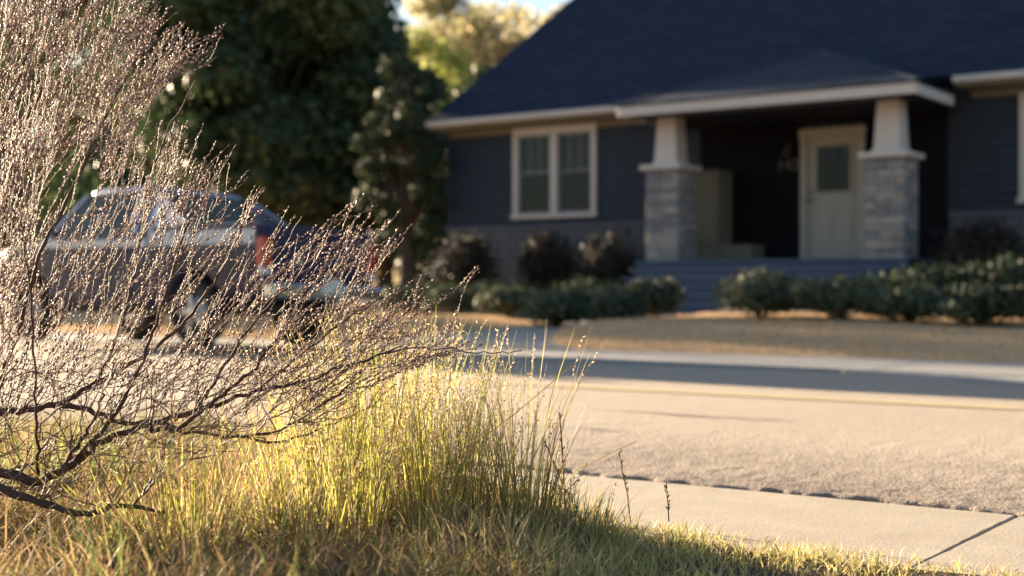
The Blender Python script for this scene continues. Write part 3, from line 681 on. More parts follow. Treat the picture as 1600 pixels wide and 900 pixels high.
# eaves: fascia + gutter + soffit, either side of the porch
for xa, xb in ((X0 - .08, -11.68), (-6.62, X1 + .3)):
    hp(MB().bbox(xa, xb, EAVE_Y - .012, EAVE_Y + .014, EAVE_Z - .13, EAVE_Z + .03, .004).build('fascia', 'soffit'), roof)
    g = MB(); prof = [(-.015, 0), (-.11, .0), (-.125, .07), (-.105, .10), (-.095, .09), (-.095, .03), (-.03, .02), (-.015, .1)]
    g.loft([[(x, EAVE_Y + a, EAVE_Z - .075 + c) for a, c in prof] for x in (xa - .02, xb)], True, True, False)
    hp(g.build('gutter', 'trim', fixn=True), roof)
    hp(MB().box(xa, xb, EAVE_Y + .016, YW - .016, EAVE_Z - .14, EAVE_Z - .115).build('soffit', 'soffit'), roof)
    hp(MB().bbox(xa + .1, xb, YW - .04, YW - .015, EAVE_Z - .26, EAVE_Z - .145, .006).build('frieze_board', 'soffit'), roof)
# windows
for wi, (a, b_, c, d_) in enumerate(WIN):
    t = .115; y0 = YW - .055
    wn = hp(MB().bbox(a, b_, y0, YW + .02, d_ - .15, d_, .008).build('window', 'trim'))
    hp(MB().bbox(a - .03, b_ + .03, y0 - .035, YW + .02, c, c + .085, .01).build('sill', 'trim'), wn)
    mid = (a + b_) / 2
    for xa, xb in ((a, a + t), (b_ - t, b_), (mid - .075, mid + .075)):
        hp(MB().bbox(xa, xb, y0 + .002, YW + .02, c + .087, d_ - .152, .008).build('frame', 'trim'), wn)
    for xa, xb in ((a + t, mid - .075), (mid + .075, b_ - t)):
        z0, z1 = c + .087, d_ - .152; zm = z0 + (z1 - z0) * .52
        for za, zb, yo in ((zm - .02, z1, 0.0), (z0, zm + .03, .035)):   # upper and lower sash
            s = MB(); y = YW - .012 + yo
            s.bbox(xa, xa + .045, y, y + .032, za, zb, .004).bbox(xb - .045, xb, y, y + .032, za, zb, .004)
            s.bbox(xa + .046, xb - .046, y + .001, y + .031, zb - .045, zb - .001, .004).bbox(xa + .046, xb - .046, y + .001, y + .031, za + .001, za + .05, .004)
            hp(s.build('sash', 'sash_paint'), wn)
            hp(MB().box(xa + .04, xb - .04, y + .014, y + .019, za + .04, zb - .04).build('pane', 'window_glass'), wn)
            if yo == 0:
                for q in (1, 2):
                    xm = xa + .045 + (xb - xa - .09) * q / 3
                    hp(MB().bbox(xm - .013, xm + .013, y + .004, y + .028, za + .05, zb - .045, .003).build('muntin', 'sash_paint'), wn)
        cu = MB(); nn = 24                                              # gathered curtain behind the glass
        ring = [(xa + (xb - xa) * i / nn, YW + .13 + .018 * math.sin(i * 2.1 + wi), 0) for i in range(nn + 1)]
        cu.add([(x, y, z0 + .5 * (z1 - z0)) for x, y, _ in ring] + [(x, y, z1) for x, y, _ in ring], [(i, i + 1, nn + 2 + i, nn + 1 + i) for i in range(nn)], True)
        hp(cu.build('curtain', 'curtain'), wn)
        hp(MB().box(xa, xb, YW + .10, YW + .105, z0, z0 + .56 * (z1 - z0)).build('blind', 'blind'), wn)
    hp(MB().box(a + .02, b_ - .02, YW + .6, YW + .62, c - .1, d_ + .1).build('room_dark', 'interior_dark'), wn)
# front door
a, b_, c, d_ = DOOR
dr = hp(MB().box(a + .085, b_ - .085, YW + .045, YW + .085, c + .05, d_ - .13).build('door', 'door_paint'))
dx0, dx1, dz0, dz1 = a + .10, b_ - .10, c + .05, d_ - .14
f = MB().bbox(a, a + .10, YW - .05, YW + .03, c, d_ - .132, .008).bbox(b_ - .10, b_, YW - .05, YW + .03, c, d_ - .132, .008).bbox(a - .02, b_ + .02, YW - .055, YW + .03, d_ - .13, d_, .008)
hp(f.build('door_frame', 'door_paint'), dr)
hp(MB().bbox(a + .08, b_ - .08, YW - .03, YW + .1, c + .002, c + .048, .006).build('threshold', 'porch_paint'), dr)
gx0, gx1, gz0, gz1 = dx0 + .17, dx1 - .17, dz0 + 1.12, dz1 - .16
f = MB().bbox(gx0 - .05, gx0, YW + .018, YW + .044, gz0 - .05, gz1 + .05, .006).bbox(gx1, gx1 + .05, YW + .018, YW + .044, gz0 - .05, gz1 + .05, .006)
f.bbox(gx0 + .001, gx1 - .001, YW + .019, YW + .044, gz0 - .049, gz0, .006).bbox(gx0 + .001, gx1 - .001, YW + .019, YW + .044, gz1, gz1 + .049, .006)
hp(f.build('glass_frame', 'door_paint'), dr)
hp(MB().box(gx0, gx1, YW + .0435, YW + .0438, gz0, gz1).build('glass_backing', 'interior_dark'), dr)
hp(MB().box(gx0, gx1, YW + .030, YW + .035, gz0, gz1).build('pane', 'window_glass'), dr)
for q in (1, 2):
    xm = gx0 + (gx1 - gx0) * q / 3
    hp(MB().bbox(xm - .008, xm + .008, YW + .022, YW + .042, gz0, gz1, .003).build('muntin', 'siding'), dr)
for xa, xb in ((dx0 + .13, (dx0 + dx1) / 2 - .04), ((dx0 + dx1) / 2 + .04, dx1 - .13)):
    hp(MB().bbox(xa, xb, YW + .030, YW + .044, dz0 + .22, dz0 + .86, .012).build('door_panel', 'door_paint'), dr)
hd = MB().tube([(dx0 + .07, YW + .045, dz0 + .98), (dx0 + .07, YW - .02, dz0 + .98)], .02, 10)
hd.tube([(dx0 + .07, YW - .02, dz0 + .98), (dx0 + .07, YW - .035, dz0 + .98), (dx0 + .07, YW - .065, dz0 + .98), (dx0 + .07, YW - .075, dz0 + .98)], [.02, .034, .032, .012], 12)
hd.tube([(dx0 + .07, YW + .045, dz0 + 1.12), (dx0 + .07, YW + .02, dz0 + 1.12)], .03, 12)
hp(hd.build('handle', 'brass', fixn=True), dr)
# house number, set as raised figures
tx = bpy.data.curves.new('house_number', 'FONT'); tx.body = '142'; tx.size = .27; tx.extrude = .008; tx.space_character = 1.05
to = bpy.data.objects.new('house_number', tx); COL.objects.link(to); tx.materials.append(MATS['number_metal'])
bpy.context.view_layer.update(); tm = bpy.data.meshes.new_from_object(to); bpy.data.objects.remove(to)
to = link('house_number', tm); to.location = (-9.83, YW - .032, 2.68); to.rotation_euler = (R(90), 0, 0); hp(to)
# porch lamp above the number
lp = MB().tube([(-9.62, YW - .012, 3.08), (-9.62, YW - .04, 3.08)], .05, 12); lp.tube([(-9.62, YW - .04, 3.08), (-9.62, YW - .12, 3.10), (-9.62, YW - .12, 3.03)], .012, 8)
lmp = hp(lp.build('porch_lamp', 'brass', fixn=True)); hp(MB().tube([(-9.62, YW - .12, 3.03), (-9.62, YW - .12, 3.0), (-9.62, YW - .12, 2.92), (-9.62, YW - .12, 2.9)], [.03, .06, .065, .03], 12).build('lamp_shade', 'lamp_glass', fixn=True), lmp)
# porch floor, skirt and steps
PX0, PX1, PY0 = -11.46, -6.84, 19.92
pf = hp(MB().bbox(PX0, PX1, PY0, YW - .02, FL - .06, FL, .012).build('porch_floor', 'porch_paint'))
k = 5
for i in range(k):
    z0 = .28 + (FL - .065 - .28) * i / k; z1 = .28 + (FL - .065 - .28) * (i + 1) / k
    hp(MB().bbox(PX0 + .03, PX1 - .03, PY0 + .03, PY0 + .07, z0 + .003, z1 - .003, .005).build('skirt_board', 'porch_paint'), pf)
hp(MB().box(PX0 + .04, PX0 + .08, PY0 + .075, YW - .1, .25, FL - .065).box(PX1 - .08, PX1 - .04, PY0 + .075, YW - .1, .25, FL - .065).build('side_skirt', 'porch_paint'), pf)
st = hp(MB().box(-11.30, -11.24, PY0 - 1.1, PY0 - .01, .2, .5).box(-7.16, -7.10, PY0 - 1.1, PY0 - .01, .2, .5).build('steps', 'porch_paint'))
for i in range(5):
    zt = .28 + (FL - .28) * (i + 1) / 6; yf = PY0 - .27 * (5 - i)
    hp(MB().bbox(-11.38, -7.02, yf - .02, yf + .29, zt - .045, zt, .008).build('tread', 'porch_paint'), st)
    hp(MB().box(-11.32, -7.08, yf + .01, yf + .035, zt - .17, zt - .047).build('riser', 'porch_paint'), st)
# porch columns: stone pier, cap, tapered white post
def stones(x0, x1, y0, y1, z0, z1, parent):
    """coursed ledge stone round a pier"""
    z = z0; mats = ['stone0', 'stone1', 'stone2', 'stone3']
    while z < z1 - .02:
        h = min(random.choice([.075, .095, .12, .105]), z1 - z)
        if z1 - (z + h) < .05: h = z1 - z
        for face in range(4):
            L = (x1 - x0) if face % 2 == 0 else (y1 - y0); s = -.02
            while s < L + .02 - 1e-3:
                l = random.uniform(.14, .36)
                if L + .02 - (s + l) < .09: l = L + .02 - s
                o = random.uniform(.012, .034); g_ = .004
                a0, a1 = s + g_, s + l - g_
                if face == 0: q = (x0 + a0, x0 + a1, y0 - o, y0 + .03)
                elif face == 2: q = (x0 + a0, x0 + a1, y1 - .03, y1 + o)
                elif face == 1: q = (x1 - .03, x1 + o, y0 + max(a0, .034), y0 + min(a1, L - .034))
                else: q = (x0 - o, x0 + .03, y0 + max(a0, .034), y0 + min(a1, L - .034))
                if q[1] - q[0] > .01 and q[3] - q[2] > .01:
                    hp(MB().bbox(*q, z + .004, z + h - .004, .009).build('stone', random.choice(mats)), parent)
                s += l
        z += h
for x0, x1 in ((-11.33, -10.76), (-7.55, -6.98)):
    y0, y1 = 20.12, 20.72
    zc = 2.63
    cl = hp(MB().box(x0, x1, y0, y1, FL - .8, zc).build('column', 'mortar'))
    stones(x0, x1, y0, y1, FL - .02, zc, cl)
    hp(MB().bbox(x0 - .10, x1 + .10, y0 - .10, y1 + .10, zc + .001, zc + .085, .014).build('cap', 'trim'), cl)
    xc, yc = (x0 + x1) / 2, (y0 + y1) / 2
    r0, r1 = .205, .165
    m = MB().loft([[(xc + sx * r, yc + sy * r, z) for sx, sy in ((-1, -1), (1, -1), (1, 1), (-1, 1))] for z, r in ((zc + .087, r0 + .02), (zc + .15, r0 + .02), (zc + .152, r0), (3.513, r1))], True, True, False)
    hp(m.build('post', 'trim', fixn=True), cl)
# porch roof: beam, fascia, hip
FX0, FX1, FY0, FZ0, FZ1 = -11.66, -6.64, 19.70, 3.50, 3.66
pr_ = MB(); ov = .05; xa, xb, ya, zt = FX0 - ov, FX1 + ov, FY0 - ov, FZ1 + .012
hw = (xb - xa) / 2; xr = (xa + xb) / 2; sp = .40; zr = zt + hw * sp; yb = RIDGE_Y - 3.5
def hip_course(t0, t1):                   # three-sided stepped courses rising to the ridge
    def rect(t): return (xa + hw * t, xb - hw * t, ya + hw * t, zt + hw * sp * t)
    A, B = rect(t0), rect(t1)
    return A, B
nc = 16
for i in range(nc):
    A, B = hip_course(i / nc, (i + 1) / nc); u_, l_ = .016, .004
    pr_.add([(A[0], A[2], A[3] + u_), (A[1], A[2], A[3] + u_), (B[1], B[2], B[3] + l_), (B[0], B[2], B[3] + l_)], [(0, 1, 2, 3)])
    pr_.add([(A[1], A[2], A[3] + u_), (A[1], yb, A[3] + u_), (B[1], yb, B[3] + l_), (B[1], B[2], B[3] + l_)], [(0, 1, 2, 3)])
    pr_.add([(A[0], yb, A[3] + u_), (A[0], A[2], A[3] + u_), (B[0], B[2], B[3] + l_), (B[0], yb, B[3] + l_)], [(0, 1, 2, 3)])
    pr_.add([(A[0], A[2], A[3]), (A[1], A[2], A[3]), (A[1], A[2], A[3] + u_), (A[0], A[2], A[3] + u_)], [(0, 1, 2, 3)])
    pr_.add([(A[1], A[2], A[3]), (A[1], yb, A[3]), (A[1], yb, A[3] + u_), (A[1], A[2], A[3] + u_)], [(0, 1, 2, 3)])
# clip the back edge to the main roof plane so nothing pokes behind it
def clip_y(v):
    x, y, z = v
    if y == yb: y = EAVE_Y + max(0, (z - EAVE_Z - .02)) / PITCH + .05 if z > EAVE_Z else EAVE_Y + .02
    return (x, y, z)
pr_.v = [clip_y(v) for v in pr_.v]
prf = hp(pr_.build('porch_roof', 'roofing_skylit'))
for (p, q) in (((xb, ya, zt + .02), (xr, ya + hw, zr + .02)), ((xa, ya, zt + .02), (xr, ya + hw, zr + .02))):
    hp(MB().bar(p, q, (.05, 0, 0), (0, 0, .012)).build('hip_cap', 'roofing_skylit'), prf)
hp(MB().bbox(FX0, FX1, FY0 - .02, FY0 + .02, FZ0, FZ1, .006).build('fascia', 'trim'), prf)
hp(MB().bbox(FX1 - .04, FX1, FY0 + .022, EAVE_Y - .02, FZ0, FZ1 - .001, .006).build('fascia', 'trim'), prf)
hp(MB().bbox(FX0, FX0 + .04, FY0 + .022, EAVE_Y - .02, FZ0, FZ1 - .001, .006).build('fascia', 'trim'), prf)
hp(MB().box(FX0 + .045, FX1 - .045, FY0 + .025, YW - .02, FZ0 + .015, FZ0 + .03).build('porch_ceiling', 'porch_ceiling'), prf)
hp(MB().bbox(-11.40, -6.90, 19.745, 19.80, 3.44, 3.514, .006).build('beam', 'porch_ceiling'), prf)
# cream cabinet with a low ledge on the porch
cb = tag(empty('porch_cabinet', (-11.0, 21.7, FL)), 'tall cream cabinet with low side ledge against the porch wall', 'cabinet')
def cbp(m, name, mt='cabinet'):
    o = m.build(name, mt); o.parent = cb; o.matrix_parent_inverse = Matrix.Translation((11.0, -21.7, -FL)); return o
cbp(MB().bbox(-11.35, -10.66, 21.42, 21.95, FL + .04, 2.66, .008), 'carcass')
cbp(MB().bbox(-11.38, -10.63, 21.39, 21.96, 2.662, 2.70, .008), 'top')
cd_ = cbp(MB().bbox(-11.33, -10.69, 21.395, 21.418, FL + .30, 2.63, .006), 'door')
cbp(MB().bbox(-11.40, -10.02, 21.36, 21.96, FL + .002, FL + .038, .006), 'plinth')
cbp(MB().bbox(-10.64, -10.04, 21.40, 21.94, FL + .04, FL + .285, .008), 'ledge')

# ------------------------------------------------------------------ shrubs and hedges
def leaf_cloud(blobs, n, size, pal, squash=.85, seed=1):
    """many small leaf quads on and in a set of ellipsoids ((cx,cy,cz),(rx,ry,rz))"""
    g = np.random.default_rng(seed); vol = np.array([b[1][0] * b[1][1] * b[1][2] for b in blobs]) ** .67
    k = g.choice(len(blobs), n, p=vol / vol.sum()); C = np.array([b[0] for b in blobs])[k]; Rr = np.array([b[1] for b in blobs])[k]
    v = g.normal(0, 1, (n, 3)); v /= np.linalg.norm(v, axis=1)[:, None]
    rad = g.random(n)[:, None] ** .35 * g.uniform(.75, 1.08, (n, 1))
    P = C + v * Rr * rad
    nrm = v + g.normal(0, .65, (n, 3)); nrm /= np.linalg.norm(nrm, axis=1)[:, None]
    a = np.cross(nrm, g.normal(0, 1, (n, 3))); a /= np.linalg.norm(a, axis=1)[:, None]; b2 = np.cross(nrm, a)
    s = size * g.uniform(.6, 1.35, (n, 1))
    V = np.stack([P - a * s, P - b2 * s * .45, P + a * s, P + b2 * s * .45], 1).reshape(-1, 3)
    F = np.arange(4 * n).reshape(-1, 4)
    pal = np.array(pal); clump_t = g.uniform(.7, 1.3, len(blobs))[k][:, None]
    T = np.repeat(pal[g.integers(0, len(pal), n)] * clump_t * g.uniform(.8, 1.2, (n, 1)), 4, 0)
    return V, F, T
def shrub(cx, Y, py_base, wpx, hpx, pal, label, n=1500, leaf=.035, group='shrubs in front of the house', name='shrub', seed=0, cat='shrub', depth=None):
    """centre pixel x, distance across the street, pixel size -> rounded shrub on the ground there"""
    c = py_(cx, py_base, Y); u = (cx - 800) / FPX; d_ = Y / (FWD.y + u * RGT.y); z = float(ground_z(c.x, c.y))
    rx, hz = wpx / 2 / FPX * d_, hpx / FPX * d_; g = np.random.default_rng(seed + 40)
    hz = max(hz, (HOR - (py_base - hpx)) / FPX * d_ + CAM_H - z)
    root = empty(name, (c.x, c.y, z)); tag(root, label, cat, group)
    blobs = [((0, 0, hz * .5), (rx * .85, (depth or rx) * .8, hz * .5))]
    for q in range(9):
        a = g.uniform(0, 6.28); r = g.uniform(.3, .62)
        blobs.append(((rx * r * math.cos(a), (depth or rx) * r * math.sin(a), hz * g.uniform(.35, .68)), (rx * g.uniform(.3, .45), (depth or rx) * g.uniform(.3, .45), hz * g.uniform(.25, .34))))
    V, F, T = leaf_cloud(blobs, n, leaf, pal, seed=seed)
    V[:, 2] = np.maximum(V[:, 2], .0)
    np_mesh('foliage', V, F, 'leaf_shrub', root, T)
    m = MB()
    for q in range(6):
        a = q * 1.05 + g.uniform(-.3, .3); e = (rx * .55 * math.cos(a), (depth or rx) * .55 * math.sin(a), hz * .7)
        m.tube([(0, 0, -.03), (e[0] * .4, e[1] * .4, hz * .35), e], [.022, .015, .006], 5)
    m.build('stem', 'bark', root)
    return root
DKR = [(.045, .030, .026), (.035, .035, .024), (.055, .036, .03), (.028, .032, .02)]
DKG = [(.035, .06, .03), (.05, .075, .035), (.028, .045, .028), (.06, .075, .04)]
LOW = [(.05, .085, .045), (.075, .10, .05), (.11, .11, .06), (.04, .07, .045), (.14, .12, .075)]
shrub(728, 20.4, 425, 150, 72, DKR, 'dark round shrub at the house corner', 5000, .045, seed=1)
shrub(858, 20.6, 425, 120, 74, DKR, 'dark round shrub under the window beside its twin', 5000, .045, seed=2)
shrub(952, 20.4, 425, 155, 72, DKR, 'dark round shrub between the window and the stone column', 5000, .045, seed=3)
shrub(1525, 20.2, 420, 185, 90, DKR, 'large dark reddish shrub beside the porch under the siding', 5000, .045, seed=4)
ORD = ['fourth', 'second', 'first', 'third', 'fifth', 'sixth']
for i, (cx, Y, b_, wp, hpx) in enumerate([(868, 15.2, 516, 150, 66), (955, 15.4, 508, 150, 66), (1022, 16.3, 500, 125, 66), (795, 17.2, 494, 130, 50), (715, 18.0, 488, 140, 44), (640, 18.4, 484, 140, 42)]):
    shrub(cx, Y, b_, wp, hpx, LOW, 'low green hedge mound on the window side, %s counted from the steps' % ORD[i], 2600, .05, 'low hedge on the window side', 'hedge_plant', 10 + i, 'hedge')
ORD = ['first', 'second', 'third', 'fourth', 'fifth']
for i, (cx, Y, b_, wp, hpx) in enumerate([(1188, 15.5, 498, 190, 82), (1312, 15.5, 498, 180, 70), (1424, 15.6, 498, 190, 58), (1534, 15.6, 498, 190, 60), (1640, 15.6, 498, 170, 60)]):
    shrub(cx, Y, b_, wp, hpx, LOW, 'low green hedge mound on the door side, %s counted from the steps' % ORD[i], 3000, .05, 'low hedge on the door side', 'hedge_plant', 30 + i, 'hedge')
for i, (cx, Y, b_, wp, hpx, lb) in enumerate([(1450, 18.6, 470, 170, 62, 'green bed shrub behind the door side hedge near the column'), (1560, 18.6, 470, 170, 76, 'green bed shrub below the large dark reddish shrub'),
                                            (1360, 18.3, 470, 130, 42, 'small green bed shrub before the porch skirt'), (920, 19.2, 470, 170, 42, 'flat green bed shrub before the stone column'),
                                            (790, 19.3, 470, 190, 40, 'flat green bed shrub below the window shrubs'), (665, 19.6, 470, 190, 36, 'flat green bed shrub towards the truck')]):
    shrub(cx, Y, b_, wp, hpx, DKG, lb, 1700, .045, 'green bed shrubs', 'bed_shrub', 60 + i)

# ------------------------------------------------------------------ trees
def tree(x, y, h, crown, label, matname, pal, n=9000, leaf=.16, blobs=26, trunk_h=.3, rad=.3, seed=0, group='trees behind the street', low=.22):
    """crown = (rx, ry); foliage fills from low*h to h"""
    g = np.random.default_rng(seed); z = float(ground_z(x, y)); root = empty('tree', (x, y, z)); tag(root, label, 'tree', group)
    bl = []; tips = []
    for q in range(blobs):
        t = g.random(); zz = h * (low + (1 - low) * (.08 + .84 * t)); env = math.sin(math.pi * min(.98, .12 + .82 * t)) ** .6
        a = g.uniform(0, 6.28); r = g.uniform(.25, .82) ** .8 * env
        p = (crown[0] * r * math.cos(a), crown[1] * r * math.sin(a), zz)
        s = g.uniform(.2, .36) * min(crown); bl.append((p, (s * 1.15, s * 1.15, s * g.uniform(.6, .85)))); tips.append(p)
    V, F, T = leaf_cloud(bl, n, leaf, pal, seed=seed + 1)
    np_mesh('crown', V, F, matname, root, T)
    m = MB(); th = h * trunk_h
    m.tube([(0, 0, -.1), (.05, .03, th * .3), (-.04, .05, th), (.1, 0, h * .6), (.05, .05, h * .85)], [rad * 1.35, rad, rad * .85, rad * .5, rad * .15], 10)
    for p in tips:
        z0 = max(th * .8, p[2] * g.uniform(.45, .7)); P0 = Vector((.0, .03, z0)); P1 = Vector(p)
        m.tube([P0, P0.lerp(P1, .5) + Vector((0, 0, .04 * h)), P1], [rad * .28, rad * .15, rad * .03], 6)
    m.build('trunk', 'bark', root); return root
OAK = [(.046, .076, .031), (.062, .098, .039), (.039, .064, .029), (.074, .108, .046)]
GLD = [(.36, .31, .16), (.42, .36, .21), (.28, .26, .13), (.46, .40, .25)]
YGR = [(.30, .34, .09), (.37, .39, .12), (.22, .27, .08), (.42, .41, .16)]
def at(px, Y): p = py_(px, 447, Y); return p.x, p.y
for i, (px, Y, h, cr, lb, mt, pal, n, lf, bl, lo, sd_) in enumerate([
    (425, 26.5, 12, (4.2, 4.0), 'huge dark evergreen tree standing behind the pickup truck', 'leaf_dark', OAK, 60000, .15, 95, .10, 3),
    (375, 29.5, 13, (3.6, 3.6), 'dark evergreen tree crowded against the huge evergreen', 'leaf_dark', OAK, 46000, .16, 75, .08, 5),
    (600, 29, 6.8, (2.9, 2.9), 'smaller dark green tree between the huge evergreen and the house', 'leaf_dark', OAK, 26000, .14, 50, .10, 8),
    (90, 50, 19, (8.0, 6.0), 'sunlit yellow-green tree rising behind the bare shrub', 'leaf_gold', YGR, 30000, .24, 70, .18, 12),
    (-120, 46, 16, (7.0, 6.0), 'sunlit olive tree at the far end of the street', 'leaf_gold', YGR, 30000, .24, 50, .15, 13),
    (735, 60, 15.5, (6.5, 5.0), 'thin golden tree with sky showing through beside the roof edge', 'leaf_gold', GLD, 14000, .2, 46, .15, 17),
    (690, 56, 16, (4.5, 4.0), 'pale sunlit tree between the thin golden tree and the evergreens', 'leaf_gold', [(.34, .31, .19), (.27, .26, .14), (.40, .35, .22)], 6500, .2, 42, .12, 41),
    (850, 64, 17, (5.5, 5.0), 'golden tree whose top shows over the roof slope', 'leaf_gold', GLD, 15000, .2, 50, .15, 19),
    (425, 33, 9.0, (3.8, 3.4), 'added dark evergreen hidden behind the huge evergreen to shade the van', 'leaf_dark', OAK, 16000, .16, 36, .02, 37),  # added out of sight to block sun from the van
    (632, 21.6, 5.2, (1.0, 1.0), 'narrow bushy evergreen standing before the corner of the house', 'leaf_dark', [(.034, .052, .024), (.048, .066, .03), (.03, .045, .022)], 9000, .07, 44, .06, 43),
    (800, 38, 8.0, (3.4, 3.0), 'added olive tree unseen behind the gable to shade the van', 'leaf_dark', OAK, 9000, .15, 30, .08, 29),  # added behind the house as a sun blocker for the van
    (190, 44, 7.5, (4.2, 4.0), 'dark evergreen tree between the olive and evergreen crowns', 'leaf_dark', OAK, 26000, .2, 50, .02, 31),
    (665, 52, 13, (4.2, 3.5), 'sparse olive tree between the dark tree and the golden trees', 'leaf_gold', YGR, 6000, .18, 30, .12, 23),
]):
    tree(*at(px, Y), h, cr, lb, mt, pal, n, lf, bl, .3, min(.34, .03 * h), sd_, low=lo)
# evergreens along the far pavement up the street: they keep the low sun off the lawn and the house front
for i, (x, y, h, r_, lb) in enumerate([(-25.5, 17.2, 8.5, 2.5, 'dense conical evergreen on the lawn up the street from the truck'), (-30.5, 16.6, 8.0, 2.3, 'second dense evergreen in the row up the street from the truck'),
                                   (-29.5, 20.8, 10.5, 3.2, 'tall evergreen set back from the street row'), (-35.5, 17.4, 8.5, 2.6, 'last dense evergreen in the row up the street from the truck')]):
    tree(x, y, h, (r_, r_), lb, 'leaf_dark', OAK, 1800, .13, 60, .2, .22, 200 + i, 'evergreens up the street', low=.03)
# low evergreen thicket behind the truck
for i, (px, Y, wp, hh) in enumerate([(150, 40, 260, 150), (300, 36, 230, 150), (430, 33, 220, 140), (560, 32, 220, 150), (665, 30, 130, 120), (20, 44, 250, 140)]):
    shrub(px, Y, 440, wp, hh, OAK, 'dark evergreen thicket shrub under the trees behind the truck', 4200, .11, 'thicket behind the truck', 'thicket_shrub', 80 + i)
# far wood closing the horizon
Vs, Fs, Ts = [], [], []; off = 0
g2 = np.random.default_rng(99); bl = []
for q in range(150):
    x = g2.uniform(-230, 30); y = g2.uniform(95, 130); hh = g2.uniform(3, 8.5); bl.append(((x, y, hh * .8), (g2.uniform(3, 5.5), 4, hh * .75)))
V, F, T = leaf_cloud(bl, 30000, .6, [(.05, .07, .03), (.09, .10, .04), (.07, .06, .035)], seed=98)
tag(np_mesh('far_woods', V, F, 'leaf_dark', tint=T), 'far wood closing the end of the street', 'woods', kind='stuff')

# ------------------------------------------------------------------ vehicles
def vehicle_shell(m, st, arches):
    """st: list of (l, half width, top, bottom, bed floor or None); arches: (l, z, r)"""
    rings = []
    L = [s[0] for s in st]; ls = []
    l = L[0]
    while l < L[-1] - 1e-6: ls.append(l); l += .045
    ls.append(L[-1]); ls = sorted(set(ls + L))
    for l in ls:
        wv = np.interp(l, L, [s[1] for s in st]); tp = np.interp(l, L, [s[2] for s in st]); bt = np.interp(l, L, [s[3] for s in st])
        fl = next((s[4] for s, s2 in zip(st[:-1], st[1:]) if s[0] - 1e-6 <= l <= s2[0] + 1e-6 and s[4] and s2[4]), None)
        bo = bt
        for (al, az, ar) in arches:
            if abs(l - al) < ar: bo = max(bo, az + math.sqrt(ar * ar - (l - al) ** 2))
        mid = max(bo + .06, .72); low = max(bo + .03, min(mid - .01, bt + .14))
        h = [(0, fl if fl else tp + .025), (wv - .09, fl if fl else tp + .01), (wv - .085, tp), (wv - .03, tp - .004), (wv - .006, tp - .04), (wv + .012, tp - .16), (wv + .012, max(mid, bo + .05)), (wv - .01, low), (wv - .05, bo), (0, bo)]
        rings.append([(l, a, z) for a, z in h] + [(l, -a, z) for a, z in h[-2:0:-1]])
    m.loft(rings, True, True, True); return m
def wheel(parent, l, s, r, wd, half):
    y0, y1 = s * (half - wd), s * half
    t = MB(); prof = [(r * .62, 0), (r * .9, 0), (r, .2), (r, .8), (r * .9, 1), (r * .62, 1)]; n = 28
    t.loft([[(l + rr * math.cos(2 * math.pi * k / n), y0 + (y1 - y0) * f, r + rr * math.sin(2 * math.pi * k / n)) for rr, f in prof] for k in range(n)] + [[(l + rr, y0 + (y1 - y0) * f, r) for rr, f in prof]], True, False, True)
    wh = t.build('wheel', 'rubber', parent, fixn=True)
    m = MB(); yo = y1 - s * .03
    m.tube([(l, y0 + s * .02, r), (l, yo, r)], r * .63, 24)
    for q in range(5):
        a = q * 2 * math.pi / 5; ca, sa = math.cos(a), math.sin(a)
        m.bar((l + ca * .03, yo + s * .012, r + sa * .03), (l + ca * r * .6, yo + s * .008, r + sa * r * .6), (-sa * .03, 0, ca * .03), (0, .012, 0))
    m.tube([(l, yo, r), (l, yo + s * .025, r)], .05, 12)
    m.build('rim', 'rim_metal', wh, fixn=True)
